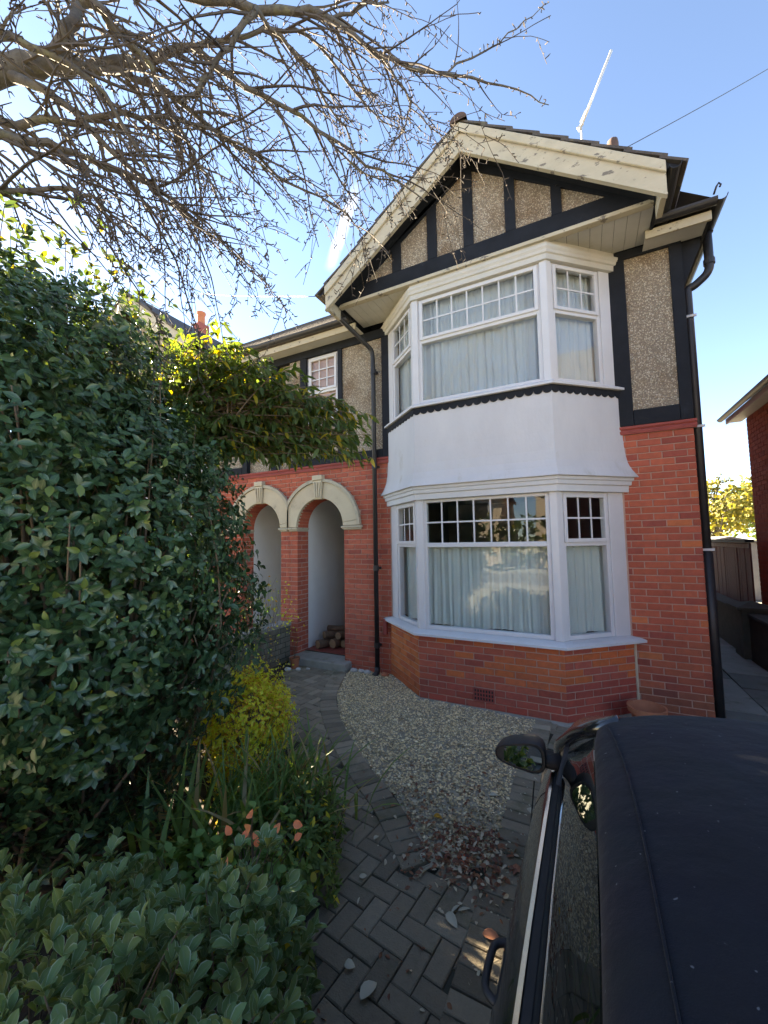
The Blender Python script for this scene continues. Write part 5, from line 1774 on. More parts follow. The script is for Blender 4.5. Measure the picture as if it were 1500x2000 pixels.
# ------------------------------------------------------------------ parked convertible
car = empty('convertible_car', (.63, 1.2, G), 'black convertible car with dark fabric roof parked on the drive', 'car')
CX = .63
def loft(sections, name, mat, parent, smooth=True, close=False, flip=False, subd=0):
    """sections: list of lists of (x, y, z) with equal counts"""
    n = len(sections[0]); vs = [v for s in sections for v in s]; fs = []
    for i in range(len(sections)-1):
        for k in range(n-1 if not close else n):
            k2 = (k+1) % n
            f = (i*n+k, i*n+k2, (i+1)*n+k2, (i+1)*n+k)
            fs.append(f[::-1] if flip else f)
    mb = MB(); mb.add(vs, fs)
    o = mb.build(name, mat, parent, smooth)
    if subd:
        md = o.modifiers.new('round', 'SUBSURF'); md.levels = subd; md.render_levels = subd
    return o
def lerp_tab(tab, y):
    for (y0, v0), (y1, v1) in zip(tab[:-1], tab[1:]):
        if y0 <= y <= y1:
            t = (y-y0)/(y1-y0); t = t*t*(3-2*t) if False else t
            return v0+(v1-v0)*t
    return tab[0][1] if y < tab[0][0] else tab[-1][1]
WID = [(-.95, .66), (-.7, .80), (-.3, .87), (.3, .89), (1.2, .893), (2.0, .885), (2.6, .86), (3.0, .79), (3.25, .64)]
BELT = [(-.95, .80), (-.7, .90), (0, .945), (1.0, .95), (1.75, .945), (2.2, .86), (2.7, .76), (3.05, .66), (3.25, .56)]
MIDZ = [(-.95, .82), (-.7, .93), (-.3, .97), (0, .94), (1.75, .94), (1.95, .97), (2.2, .93), (2.7, .82), (3.05, .68), (3.25, .57)]
secs = []
for y in [-.95, -.85, -.7, -.5, -.3, 0, .4, .8, 1.2, 1.6, 1.75, 1.95, 2.2, 2.45, 2.7, 2.9, 3.05, 3.17, 3.25]:
    w = lerp_tab(WID, y); zb = lerp_tab(BELT, y); zm = lerp_tab(MIDZ, y)
    half = [(w*.90, .14), (w*.985, .22), (w*.995, .40), (w*1.0, .58), (w*.995, zb-.25 if zb-.25 > .6 else .6), (w*.965, zb-.12), (w*.90, zb-.035), (w*.865, zb), (w*.80, zb+(zm-zb)*.35+.004), (w*.5, zb+(zm-zb)*.8+.008), (0, zm+.012)]
    s = [(CX-x, y, z) for x, z in half]+[(CX+x, y, z) for x, z in half[-2::-1]]
    secs.append(s)
secs = [[(v[0], v[1]-.02 if i == 0 else v[1], v[2]) for v in s] for i, s in enumerate(secs)]
front = [[(CX+(v[0]-CX)*.6, v[1]+.05, .14+(v[2]-.14)*.75) for v in secs[-1]], [(CX+(v[0]-CX)*.02, v[1]+.06, .30) for v in secs[-1]]]
back = [[(CX+(v[0]-CX)*.02, v[1]-.06, .45) for v in secs[0]], [(CX+(v[0]-CX)*.7, v[1]-.05, .2+(v[2]-.2)*.85) for v in secs[0]]]
loft(back+secs+front, 'body', 'car_paint', car, flip=False, subd=1)
# fabric hood
HZ = [(-.55, 1.05), (-.3, 1.20), (0, 1.315), (.3, 1.365), (.7, 1.374), (1.1, 1.362), (1.35, 1.338), (1.46, 1.318)]
HE = [(-.55, .98), (-.3, 1.06), (0, 1.18), (.3, 1.235), (.7, 1.25), (1.1, 1.245), (1.35, 1.225), (1.46, 1.215)]
HW = [(-.55, .60), (-.3, .65), (0, .652), (.3, .646), (.7, .638), (1.1, .637), (1.35, .638), (1.46, .628)]
def hood_pt(y, u):
    """u from 0 (left edge) to 1 (centre)"""
    w = lerp_tab(HW, y); ze = lerp_tab(HE, y); zc = lerp_tab(HZ, y)
    t = u
    x = w*(1-t)**1.0
    x = w*math.cos(t*math.pi/2)**.75 if t < 1 else 0
    z = ze+(zc-ze)*math.sin(t*math.pi/2)**.9 if t > 0 else ze
    return x, z
secs = []
ys = [-.55, -.42, -.3, -.15, 0, .15, .3, .5, .7, .9, 1.1, 1.22, 1.33, 1.42, 1.48]
us = [0, .04, .1, .18, .28, .4, .55, .7, .85, 1]
for y in ys:
    h_ = [hood_pt(y, u) for u in us]
    s = [(CX-x, y+.035*(1-(x/.65)**2)*(1 if y > 1 else 0)*(y-1)/.44 if y > 1 else y, z) for x, z in h_]+[(CX+x, y+.035*(1-(x/.65)**2)*(y-1)/.44 if y > 1 else y, z) for x, z in h_[-2::-1]]
    lip = [(s[0][0]+.02, s[0][1], s[0][2]-.012)]
    lip2 = [(s[-1][0]-.02, s[-1][1], s[-1][2]-.012)]
    secs.append(lip+s+lip2)
e = [(v[0], v[1]+.03, v[2]-.016) for v in secs[-1]]
secs.append(e)
secs.append([(v[0], v[1]-.0, v[2]-.03) for v in e])
hood = loft(secs, 'fabric_roof', 'soft_top', car, subd=2)
for s in (-1, 1):
    seam = MB()
    pts = []
    for k in range(26):
        y = -.3+k*(1.72/25)
        xo = .565 if y < .8 else .565+.03*((y-.8)/.6)**2
        w = lerp_tab(HW, y)
        u = math.acos(min(1, max(0, xo/w))**(1/.75))/(math.pi/2)
        x, z = hood_pt(y, u)
        pts.append((CX+s*x, y, z+.0006))
    seam.tube(pts, .0022, 6)
    seam.build('seam', 'soft_top', hood, smooth=True)
# interior tub so that the glass has something dark behind it
MB().box(CX-.60, CX+.60, -.2, 1.6, .45, .5).build('cabin_floor', 'car_plastic', car)
for sx in (-.36, .36):
    st_ = MB().box(CX+sx-.23, CX+sx+.23, .25, .80, .5, .72)
    st_.box(CX+sx-.22, CX+sx+.22, .12, .26, .7, 1.12)
    st_.build('seat', 'car_plastic', car, bevel=.05)
# side glass
for s in (-1, 1):
    secs = []
    for y in [-.10, .1, .4, .7, 1.0, 1.3, 1.45, 1.58, 1.70, 1.80]:
        x0 = lerp_tab(WID, y)*.852; z0 = lerp_tab(BELT, y)+.008
        ztop = lerp_tab(HE, min(y, 1.44))+.004
        xt = lerp_tab(HW, min(y, 1.44))+.002
        if y > 1.44:
            t = (y-1.44)/(1.84-1.44)
            ztop = 1.215+(z0-1.215)*t; xt = .632+(x0-.632)*t
        row = []
        for k in range(6):
            q = k/5
            bow = .014*math.sin(q*math.pi)
            row.append((CX+s*(x0+(xt-x0)*q+bow), y, z0+(ztop-z0)*q))
        secs.append(row)
    loft(secs, 'side_window', 'car_glass', car, flip=(s > 0))
    # bright strip, rubber and inner bead along the waistline
    yl = [-.12, .2, .6, 1.0, 1.4, 1.66, 1.74]
    def strip(dx, dz, w, h, name, mat, y1=1.74):
        ss = []
        for y in yl:
            y = min(y, y1)
            x0 = lerp_tab(WID, y)*.865+dx; z0 = lerp_tab(BELT, y)+dz
            ss.append([(CX+s*(x0+w/2), y, z0), (CX+s*(x0+w*.35), y, z0+h), (CX+s*(x0-w*.35), y, z0+h), (CX+s*(x0-w/2), y, z0), (CX+s*x0, y, z0-.012)])
        return loft(ss, name, mat, car, close=True, flip=(s > 0), smooth=False)
    strip(.016, -.006, .014, .011, 'chrome_strip', 'chrome')
    strip(-.002, -.004, .024, .010, 'waist_seal', 'rubber')
    strip(-.0165, .002, .0045, .009, 'inner_bead', 'chrome')
    # windscreen pillar
    pts = bend([(CX+s*.775, 1.93, .90), (CX+s*.765, 1.80, 1.00), (CX+s*.690, 1.60, 1.15), (CX+s*.635, 1.475, 1.225), (CX+s*.56, 1.47, 1.262)], rad=.12)
    MB().tube(pts, .024, 10).build('windscreen_pillar', 'car_paint', car, smooth=True)
    # door mirror
    mc = Vector((CX+s*.895, 1.665, 1.008))
    sec = []
    for yo, sc in ((.10, .05), (.095, .45), (.075, .78), (.045, .94), (.0, 1.0), (-.028, 1.0), (-.034, .97)):
        ring = []
        for k in range(20):
            t = 2*math.pi*k/20
            cx_, cz_ = math.cos(t), math.sin(t)
            # rounded, tapering towards the outer end
            a = math.copysign(abs(cx_)**.62, cx_); b_ = math.copysign(abs(cz_)**.72, cz_)
            taper = .74+.26*(-a)
            ring.append((mc.x+s*a*.094*sc, mc.y+yo, mc.z+b_*.066*sc*taper-.006*a))
        sec.append(ring)
    mir = loft(sec, 'door_mirror', 'car_plastic', car, close=True, flip=(s < 0))
    gring = []
    for k in range(20):
        t = 2*math.pi*k/20
        a = math.copysign(abs(math.cos(t))**.62, math.cos(t)); b_ = math.copysign(abs(math.sin(t))**.72, math.sin(t))
        taper = .74+.26*(-a)
        gring.append((mc.x+s*a*.080, mc.y-.031+.004*a, mc.z+b_*.054*taper-.006*a))
    g_ = MB(); g_.add(gring, [tuple(range(20)) if s > 0 else tuple(range(19, -1, -1))]); 
    vs2 = [(x, y+.003, z) for x, y, z in gring]
    g_.build('mirror_glass', 'mirror_glass', mir)
    bk = MB(); bk.add([(x, y+.006, z) for x, y, z in sec[-1]], [tuple(range(20))]); bk.build('mirror_back', 'rubber', mir)
    MB().tube([(CX+s*.755, 1.70, .985), (CX+s*.80, 1.69, .985), (CX+s*.86, 1.685, .995)], [.034, .026, .03], 10).build('mirror_arm', 'car_plastic', mir, smooth=True)
    # triangular sail panel at the mirror foot
    MB().add([(CX+s*.768, 1.60, .955), (CX+s*.768, 1.83, .955), (CX+s*.735, 1.70, 1.06), (CX+s*.752, 1.60, .955), (CX+s*.752, 1.83, .955), (CX+s*.719, 1.70, 1.06)], [(0, 1, 2), (5, 4, 3), (0, 3, 4, 1), (1, 4, 5, 2), (2, 5, 3, 0)]).build('sail_panel', 'car_plastic', car)
    # door handle: a bar standing off the skin over a dark scoop
    hx = CX+s*.905
    MB().tube(bend([(CX+s*.86, 1.02, .735), (hx, 1.04, .735), (hx+s*.004, 1.10, .736), (hx, 1.17, .735), (CX+s*.86, 1.19, .735)], rad=.03), .010, 8).build('door_handle', 'car_plastic', car, smooth=True)
    # door shut line
    MB().tube([(CX+s*.893, .18, .35), (CX+s*.889, .17, .62), (CX+s*.868, .17, .86), (CX+s*.775, .16, .944)], .003, 5).build('shut_line', 'rubber', car)
    MB().tube([(CX+s*.893, 1.72, .35), (CX+s*.889, 1.74, .62), (CX+s*.862, 1.76, .86)], .003, 5).build('shut_line', 'rubber', car)
    # lamps
    MB().box(CX+s*.60-.11, CX+s*.60+.11, 3.02, 3.16, .50, .60).build('headlight', 'lamp_lens', car, bevel=.03)
    MB().box(CX+s*.60-.1, CX+s*.60+.1, -.93, -.84, .62, .76).build('tail_light', 'terracotta', car, bevel=.02)
    for wy in (-.05, 2.42):
        xo = CX+s*.80
        prof = [(.20, -.09), (.29, -.10), (.315, -.07), (.32, 0), (.315, .07), (.29, .10), (.20, .09)]
        n = 28; vs = []; fs = []
        for r_, o_ in prof:
            for k in range(n):
                t = 2*math.pi*k/n
                vs.append((xo+s*o_, wy+r_*math.cos(t), G+.32+r_*math.sin(t)))
        for i in range(len(prof)-1):
            for k in range(n):
                fs.append((i*n+k, i*n+(k+1) % n, (i+1)*n+(k+1) % n, (i+1)*n+k))
        wmb = MB(); wmb.add(vs, fs); wo = wmb.build('wheel', 'rubber', car, smooth=True)
        rim = MB()
        rim.tube([(xo+s*.0, wy, G+.32), (xo+s*.06, wy, G+.32)], .205, 24)
        rim.build('rim', 'alloy', wo)
        MB().tube([(xo-s*.12, wy, G+.34), (xo+s*.092, wy, G+.34)], .36, 24).build('wheel_arch', 'rubber', car)
# windscreen
secs = []
for q in range(6):
    t = q/5
    row = []
    for k in range(13):
        u = -1+2*k/12
        xb, xt = .765, .62
        yb = 1.83+.27*(1-u*u); yt = 1.475+.05*(1-u*u)
        zb = .955+.015*(1-u*u); zt = 1.222+.055*(1-abs(u)**2.2)
        row.append((CX+(xb+(xt-xb)*t)*u, yb+(yt-yb)*t, zb+(zt-zb)*t+.015*math.sin(t*math.pi)))
    secs.append(row)
loft(secs, 'windscreen', 'car_glass', car)
hdr = MB()
hdr.tube([(CX-.64+1.28*k/12, 1.475+.05*(1-(2*k/12-1)**2), 1.222+.055*(1-abs(2*k/12-1)**2.2)) for k in range(13)], .018, 8)
hdr.build('windscreen_header', 'car_paint', car, smooth=True)

# ------------------------------------------------------------------ small things
def pot(loc, r, h, label, name='flowerpot', soil=True):
    e = empty(name, loc, label, 'flowerpot')
    x, y, z = loc
    MB().lathe([(0, z), (r*.68, z), (r*.92, z+h*.78), (r*1.04, z+h*.78), (r*1.08, z+h), (r*.96, z+h), (r*.86, z+h*.8), (r*.6, z+h*.2), (0, z+h*.2)], x, y, 28).build('body', 'terracotta', e, smooth=False)
    if soil:
        MB().lathe([(r*.88, z+h*.84), (r*.5, z+h*.88), (0, z+h*.86)], x, y, 16).build('soil', 'soil', e)
    return e
p1 = pot((-4.03, 4.84, G), .075, .16, 'small terracotta pot beside the doorstep')
stk = MB()
for k in range(7):
    a = random.uniform(0, 6.28)
    stk.tube([(-4.03, 4.84, G+.12), (-4.03+.04*math.cos(a), 4.84+.04*math.sin(a), G+.3), (-4.03+.07*math.cos(a), 4.84+.07*math.sin(a), G+.40+.1*random.random())], [.003, .002, .001], 4)
stk.build('dry_stems', 'stem', p1)
p2 = pot((.46, 4.76, G), .16, .23, 'wide orange terracotta pot half hidden behind the car by the bay', soil=False)
# white stones beside the step and cobbles along the wall foot
def stone(x, y, r, label, col='pebble', grp='loose stones along the house'):
    rr = random.Random(int(x*997+y*131))
    mb = MB(); n1, n2 = 7, 10; vs = []; fs = []
    for i in range(n1):
        ph = math.pi*i/(n1-1)
        for k in range(n2):
            t = 2*math.pi*k/n2
            q = r*(1+.18*math.sin(3*t+rr.random())*math.sin(ph))
            vs.append((x+q*1.25*math.sin(ph)*math.cos(t), y+q*.9*math.sin(ph)*math.sin(t), G+r*.45+r*.62*math.cos(ph)))
    for i in range(n1-1):
        for k in range(n2):
            fs.append((i*n2+k, (i+1)*n2+k, (i+1)*n2+(k+1) % n2, i*n2+(k+1) % n2))
    mb.add(vs, fs)
    return tag(mb.build('stone', col, None, smooth=True), label, 'stone', grp)
stone(-4.05, 4.70, .045, 'largest white stone lying beside the small terracotta pot', 'plaster')
stone(-3.92, 4.78, .035, 'white stone between the small pot and the doorstep', 'plaster')
stone(-3.80, 4.86, .028, 'small stone at the left corner of the doorstep')
for i, (x_, y_, r_) in enumerate(((-3.12, 5.06, .05), (-3.0, 5.08, .045), (-2.90, 5.07, .05))):
    stone(x_, y_, r_, ['grey cobble nearest the doorstep at the wall foot', 'middle grey cobble between doorstep and downpipe', 'pale cobble just beside the black downpipe'][i])
stone(-2.62, 5.08, .05, 'brown cobble between the downpipe and the bay', 'terracotta')
# logs in the porch
def log(x0, y0, z, ln, r, ang, label):
    e = empty('log', (x0, y0, z-r), label, 'log', 'logs stacked in the porch')
    d = Vector((math.cos(ang), math.sin(ang), 0))
    a = Vector((x0, y0, z))-d*ln/2; b = Vector((x0, y0, z))+d*ln/2
    MB().tube([a, a.lerp(b, .5)+rv(.004), b], [r, r*.96, r*1.02], 9).build('bark', 'log_bark', e, smooth=True)
    for p_, s in ((a, -1), (b, 1)):
        MB().tube([p_+d*s*.001, p_+d*s*.004], r*.9, 9).build('cut_end', 'log_end', e)
lx, ly = XA1+.30, 5.72
for i, (dx, dy, dz, an, r_) in enumerate(((-.05, -.10, 0, 70, .075), (.13, .03, 0, 82, .08), (.30, .12, 0, 75, .07), (.03, .0, .14, 60, .07), (.2, .08, .14, 85, .065), (.10, .02, .25, 15, .05))):
    log(lx+dx, ly+dy, .066+r_+dz, .34, r_, R(an), ['split log at the front of the porch pile', 'thick log in the middle of the bottom row', 'log at the far end of the bottom row', 'log resting on top of the front pair', 'log resting at the back of the upper row', 'thin log lying crossways on top of the porch pile'][i])
# low garden wall between the two front paths
gw = empty('garden_wall', (-4.43, 4.6, G), 'low grey mossy brick wall running out from between the porches', 'wall')
core = MB().box(-4.52, -4.342, 3.95, 5.10, G-.05, .50).build('core', 'joint_sand', gw)
jb = MB()
brick_wall(core, -4.338, 3.95, R(90), G, 7, lambda z: [(0, 1.15)], None, h=.07, pitch=.08, mat='garden_brick', bl=.22)
brick_wall(core, -4.52, 3.945, 0, G, 7, lambda z: [(0, .18)], None, h=.07, pitch=.08, mat='garden_brick', bl=.22)
for k in range(6):
    MB().box(-4.545, -4.315, 3.935+k*.195, 3.935+k*.195+.188, .503, .565).build('coping', 'concrete', gw, bevel=.008)

# fallen leaves: a drift, and the ones lying apart
def litter(n, region, label, mats, zt=.02, smin=.03, smax=.06, name='leaf_litter'):
    P_ = []
    while len(P_) < n:
        x = random.gauss(region[0], region[2]); y = random.gauss(region[1], region[3])
        P_.append((x, y, G+random.uniform(.002, zt)))
    P_ = np.array(P_)
    az = rng.uniform(0, 6.28, n)
    D_ = np.stack([np.cos(az), np.sin(az), rng.normal(scale=.25, size=n)], 1)
    N_ = unit(np.stack([rng.normal(scale=.45, size=n), rng.normal(scale=.45, size=n), np.ones(n)], 1))
    o = foliage(None, 'oval', mats, P_, D_, N_, rng.uniform(smin, smax, n), stuff=name)
    tag(o, label, 'leaves', kind='stuff')
litter(760, (-.74, 2.45, .15, .13), 'drift of dark red and brown leaves at the tip of the gravel bed', 'litter_leaf', .04, .018, .042)
litter(130, (-1.10, 2.85, .28, .22), 'scattered brown leaves along the edge of the gravel', 'litter_leaf', .02, .02, .045)
litter(70, (-.75, 1.6, .2, .5), 'crumpled dark leaf scraps on the near paving', 'litter_leaf', .012, .012, .035)
litter(90, (-.48, 2.7, .05, .55), 'pale leaf scraps along the drive edging', 'pale_leaf', .012, .012, .03)
litter(60, (-1.3, 2.9, .8, .9), 'tiny pale flecks on the path', 'pale_leaf', .008, .008, .018)
def fallen(px_, py_, ln, az, mat, kind, label):
    d = ray(px_, py_)
    t = (G+.012-CAMZ)/d.z
    p_ = Vector((0, 0, CAMZ))+d*t
    vs, fs, ed = TPL[kind]
    D_ = np.array([[math.cos(az), math.sin(az), .05]]); N_ = np.array([[random.gauss(0, .15), random.gauss(0, .15), 1.0]])
    Sx, Dy, Nz = leaf_frames(D_, N_)
    V = np.array([[0, 0, 0]])[:, None, :]+ln*(vs[None, :, 0:1]*Sx[:, None, :]+(vs[None, :, 1:2]-.5)*Dy[:, None, :]+vs[None, :, 2:3]*1.6*Nz[:, None, :])
    o = bpy.data.objects.new('fallen_leaf', leaf_mesh_data('fallen_leaf', mat, V, fs, ed, 1))
    put(o, None); o.location = p_+Vector((0, 0, .006))
    md = o.modifiers.new('thickness', 'SOLIDIFY'); md.thickness = .0008
    return tag(o, label, 'leaf', 'single fallen leaves')
fallen(960, 1830, .085, R(10), 'russet_leaf', 'oval', 'salmon-brown oval leaf on the edging beside the car')
fallen(882, 1798, .085, R(-35), 'pale_leaf', 'oval', 'pale curled leaf lowest of the three together on the paving')
fallen(890, 1775, .075, R(70), 'pale_leaf', 'narrow', 'upright pale leaf between two others on the paving')
fallen(907, 1777, .07, R(40), 'pale_leaf', 'narrow', 'thin pale leaf right of the three together on the paving')
fallen(720, 1935, .10, R(75), 'pale_leaf', 'oval', 'pale leaf nearest the camera on the dark paving')
fallen(905, 1682, .085, R(-20), 'orange_leaf', 'round', 'bright orange-brown leaf at the front of the leaf drift')
fallen(1010, 1700, .06, R(-10), 'russet_leaf', 'round', 'small russet leaf on the edging by the car')
fallen(735, 1637, .05, R(80), 'pale_leaf', 'oval', 'lone small cream leaf in the middle of the path')
fallen(870, 1668, .075, R(0), 'pale_leaf', 'round', 'tan leaf left of the orange leaf in the drift')
fallen(1038, 1587, .085, R(-45), 'pale_leaf', 'oval', 'long white leaf on the edging below the car mirror')
fallen(700, 1760, .05, R(110), 'pale_leaf', 'narrow', 'thin pale leaf on the path beside the yellow-leaved low shrub')
fallen(826, 1675, .06, R(-60), 'pale_leaf', 'oval', 'white folded leaf at the foot of the edging curve')
fallen(965, 1554, .07, R(30), 'pale_leaf', 'oval', 'white leaf on the gravel beside the drive edging')
fallen(683, 1888, .05, R(20), 'pale_leaf', 'round', 'crumpled pale leaf near the flower bed edge')
fallen(855, 1597, .06, R(10), 'golden_leaf', 'round', 'yellowish leaf on the mossy end of the gravel')
# ragged pale strip of plant fibre
p_ = [at(830, 1700, 2.27), at(822, 1695, 2.28)]
fib = MB()
for k in range(16):
    pts = []
    for a, b in ((818, 1712), (828, 1700), (845, 1690), (856, 1670), (860, 1640)):
        d = ray(a+random.uniform(-5, 5), b+random.uniform(-5, 5)); t = (G+.012-CAMZ)/d.z
        pts.append(Vector((0, 0, CAMZ+random.uniform(0, .012)))+d*t)
    fib.tube(pts, .0018, 3, caps=False)
tag(fib.build('plant_fibre', 'pale_leaf', None), 'ragged pale strip of plant fibre beside the leaf drift', 'debris')

# ------------------------------------------------------------------ aerial, wires
am = empty('aerial_mast', (.3, 5.5, 6.0), 'thin pale leaning mast standing up behind the gable roof', 'aerial')
q0, q1 = at_y(1135, 247, 5.5), at_y(1194, 99, 5.5)
q2 = at_y(1138, 300, 5.5)
MB().tube([q2, q0], .012, 8).build('stub', 'aerial_metal', am, smooth=True)
MB().tube([q0.lerp(q1, -.06), q1], .017, 10).build('mast', 'aerial_metal', am, smooth=True)
MB().tube([q0+Vector((-.05, 0, .0)), q0+Vector((.03, 0, .02))], .012, 8).build('clamp', 'aerial_metal', am)
MB().tube([q0.lerp(q1, .05)+Vector((-.03, -.02, 0)), q0.lerp(q1, .2)+Vector((-.02, -.02, 0))], .008, 8).build('clip', 'aerial_metal', am)
def wire(pts, label, r=.006):
    a, b, sag = pts
    P = [Vector(a).lerp(Vector(b), i/24)-Vector((0, 0, sag*math.sin(math.pi*i/24))) for i in range(25)]
    tag(MB().tube(P, r, 6).build('overhead_wire', 'wire_black', None, smooth=True), label, 'wire')
w0 = at_y(1085, 362, 4.50); dW = at(1500, 120, 6.0)-w0
wire((w0, w0+dW*2.2, .12), 'thin telephone wire running from the gable up to the right', .005)
w0 = at_y(622, 579, 4.35); w1 = at_y(430, 574, 8.5)
wire((w0, w0+(w1-w0)*1.6, .05), 'thin wire running left from the end of the gable', .005)

# ------------------------------------------------------------------ right-hand neighbour, fence, low wall, far trees
rn = empty('brick_house', (5.5, 5.0, G), 'dark red brick house at the right edge across the passage', 'house')
MB().box(2.56, 7.5, 3.2, 8.75, G-.1, 3.95).build('wall', 'neighbour_brick', rn)
rjb = MB()
for i in range(52):
    z = G+.075*(i+.5)
    y = 7.9-.1125*(i % 2)
    while y < 8.75:
        y1 = min(y+.215, 8.749)
        if y1-y > .04:
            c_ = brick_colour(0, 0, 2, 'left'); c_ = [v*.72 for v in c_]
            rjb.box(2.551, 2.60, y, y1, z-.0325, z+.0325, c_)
        y += .225
rjb.build('brickwork', 'brick_joined', rn, kind='stuff')
MB().add([(2.28, 2.9, 3.92), (2.28, 9.1, 3.92), (5.0, 9.1, 6.1), (5.0, 2.9, 6.1), (2.28, 2.9, 3.99), (2.28, 9.1, 3.99), (5.0, 9.1, 6.17), (5.0, 2.9, 6.17)],
         [(0, 1, 2, 3), (7, 6, 5, 4), (0, 4, 5, 1), (1, 5, 6, 2), (0, 3, 7, 4)]).build('roof', 'roof_tile', rn)
MB().add([(8.0, 2.9, 3.92), (8.0, 9.1, 3.92), (5.0, 9.1, 6.1), (5.0, 2.9, 6.1)], [(0, 1, 2, 3)]).build('roof', 'roof_tile', rn)
MB().box(2.34, 2.37, 2.9, 9.0, 3.84, 3.93).build('fascia', 'white_paint', rn)
MB().box(2.371, 2.56, 2.9, 9.0, 3.86, 3.875).build('eaves_soffit', 'white_paint', rn)
gutter([(2.28, 9.05, 3.95), (2.28, 2.9, 3.95)], rn, .05)
fen = empty('timber_fence', (2.5, 9.9, G), 'reddish brown board fence at the end of the passage', 'fence')
y = 8.80
bd = MB().box(-.012, .012, -.062, .062, 0, 1.22).mesh('board', 'fence_wood')
while y < 12.5:
    o = bpy.data.objects.new('board', bd); put(o, fen); o.location = (2.46+random.uniform(-.004, .004), y, .50); y += .128
MB().box(2.40, 2.52, 8.75, 12.5, 1.725, 1.775).build('rail', 'black_timber', fen)
MB().box(2.44, 2.475, 8.75, 12.5, 1.63, 1.70).build('rail', 'concrete', fen)
MB().box(2.475, 2.53, 8.75, 12.5, .6, .68).build('rail', 'fence_wood', fen)
lwl = empty('boundary_wall', (2.25, 8.5, G), 'low dark mossy wall with a capped pier along the passage', 'wall')
MB().box(2.17, 2.40, 5.6, 12.5, G-.1, .60).build('wall', 'passage_wall', lwl)
MB().box(2.14, 2.43, 5.6, 7.95, .603, .655).build('coping', 'passage_wall', lwl, bevel=.01)
MB().box(2.14, 2.43, 8.45, 12.5, .603, .655).build('coping', 'passage_wall', lwl, bevel=.01)
MB().box(2.08, 2.45, 8.0, 8.40, G-.1, .70).build('pier', 'passage_wall', lwl)
MB().add([(2.02, 7.94, .703), (2.5, 7.94, .703), (2.5, 8.46, .703), (2.02, 8.46, .703), (2.02, 7.94, .74), (2.5, 7.94, .74), (2.5, 8.46, .74), (2.02, 8.46, .74), (2.26, 8.2, .82)],
         [(3, 2, 1, 0), (0, 1, 5, 4), (1, 2, 6, 5), (2, 3, 7, 6), (3, 0, 4, 7), (4, 5, 8), (5, 6, 8), (6, 7, 8), (7, 4, 8)]).build('pier_cap', 'passage_wall', lwl)
sh_ = empty('garden_shed', (3.9, 16, G), 'grey shed roof showing above the fence', 'shed')
MB().prism_xz([(3.2, G), (4.6, G), (4.6, 1.62), (3.9, 1.76), (3.2, 1.62)], 15.5, 17.5).build('wall', 'grey_roof', sh_)
MB().prism_xz([(3.1, 1.61), (3.9, 1.78), (4.7, 1.61), (4.7, 1.65), (3.9, 1.83), (3.1, 1.65)], 15.4, 17.6).build('roof', 'grey_roof', sh_)
def far_tree(x, y, h, rad, mat, label, n=1500, bare=False):
    t = empty('garden_tree', (x, y, G), label, 'tree', 'trees beyond the fence')
    MB().tube([(x, y, G), (x+.1, y, h*.35), (x, y+.1, h*.7)], [.16, .12, .05], 8).build('trunk', 'bark', t, smooth=True)
    ell = []
    for k in range(9):
        ell.append(((x+random.uniform(-.6, .6)*rad, y+random.uniform(-.6, .6)*rad, h*random.uniform(.42, .85)), (rad*random.uniform(.35, .55),)*2+(rad*random.uniform(.3, .5),)))
    p_, n_ = shell(ell, n, .2, 1.1, .4)
    PP, DD, NN = whorls(p_, n_, 3)
    foliage(t, 'ovate', mat, PP, DD, NN, rng.uniform(.10, .2, len(PP)), stuff='crown', ar=1.2)
    b_ = MB()
    for k in range(60):
        q = p_[k]
        b_.tube([(x, y, h*random.uniform(.3, .6)), ((x+q[0])/2, (y+q[1])/2, (h*.45+q[2])/2+.2), tuple(q)], [.04, .025, .008], 4)
    b_.build('limbs', 'bark', t)
far_tree(5.0, 21.5, 5.2, 2.1, 'autumn_leaf', 'yellow-green tree beyond the fence at the end of the passage')
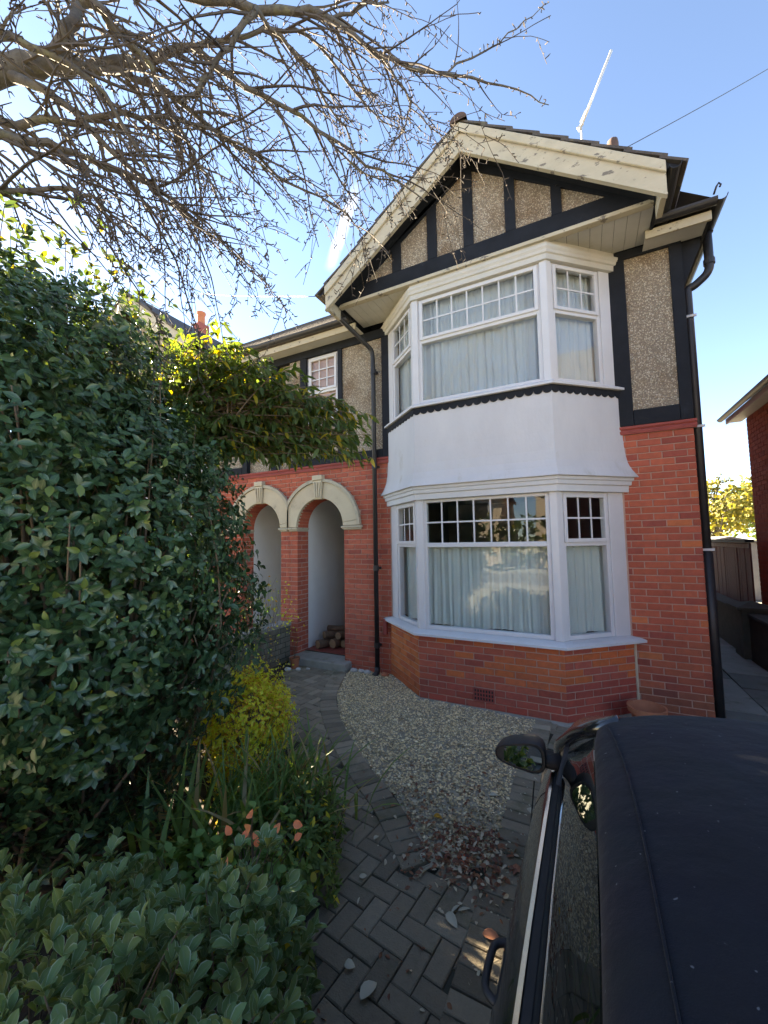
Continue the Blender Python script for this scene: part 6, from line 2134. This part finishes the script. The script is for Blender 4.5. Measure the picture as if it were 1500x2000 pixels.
far_tree(7.6, 24.5, 4.6, 2.2, 'narrow_leaf', 'darker green tree beside the dark red brick house beyond the fence')
far_tree(3.4, 25.0, 6.4, 1.6, 'upper_leaf', 'sparse tree whose bare top shows right of the black downpipe', n=250)

# ------------------------------------------------------------------ across the road (seen in the window glass)
def far_house(x, label, wallm):
    h_ = empty('house_opposite', (x, -20, G), label, 'house', 'houses across the road')
    MB().box(x-4, x+4, -27, -20, G-.1, 5.0).build('wall', wallm, h_)
    MB().add([(x-4.4, -19.6, 4.9), (x+4.4, -19.6, 4.9), (x+2.5, -23.5, 8.1), (x-2.5, -23.5, 8.1), (x-4.4, -27.4, 4.9), (x+4.4, -27.4, 4.9)],
             [(0, 1, 2, 3), (1, 5, 2), (5, 4, 3, 2), (4, 0, 3)]).build('roof', 'far_roof', h_)
    for wx in (-2.4, 2.4):
        for wz in (.9, 3.3):
            f = MB().box(x+wx-.8, x+wx+.8, -20.02, -19.93, wz, wz+1.3).build('window', 'upvc', h_)
            MB().box(x+wx-.7, x+wx+.7, -19.929, -19.92, wz+.1, wz+1.2).build('pane', 'rubber', f)
    MB().box(x-.5, x+.5, -20.02, -19.94, G, 2.1).build('door', 'black_timber', h_)
    MB().box(x+2.6, x+3.3, -24, -23, 6.5, 9.0).build('chimney', 'neighbour_brick', h_)
far_house(-9.5, 'tan house across the road mirrored left in the panes', 'far_render')
far_house(1.0, 'middle tan house across the road mirrored in the panes', 'far_render')
far_house(11.5, 'tan house across the road mirrored right in the panes', 'far_render')

hh = empty('reflection_hedge', (0, -16.6, G), 'tall dark hedge added across the road to darken reflections in the bay panes', 'hedge')
E_ = [((-16+k*2.6, -16.8+random.uniform(-.2, .2), 1.5), (1.7, .7, random.uniform(1.7, 2.3))) for k in range(14)]  # unseen row, added to cover bright reflections in the bay windows
p_, n_ = shell(E_, 1700, .6, 1.05, G)
PP, DD, NN = whorls(p_, n_, 4)
foliage(hh, 'ovate', 'upper_leaf', PP, DD, NN, rng.uniform(.20, .36, len(PP)))
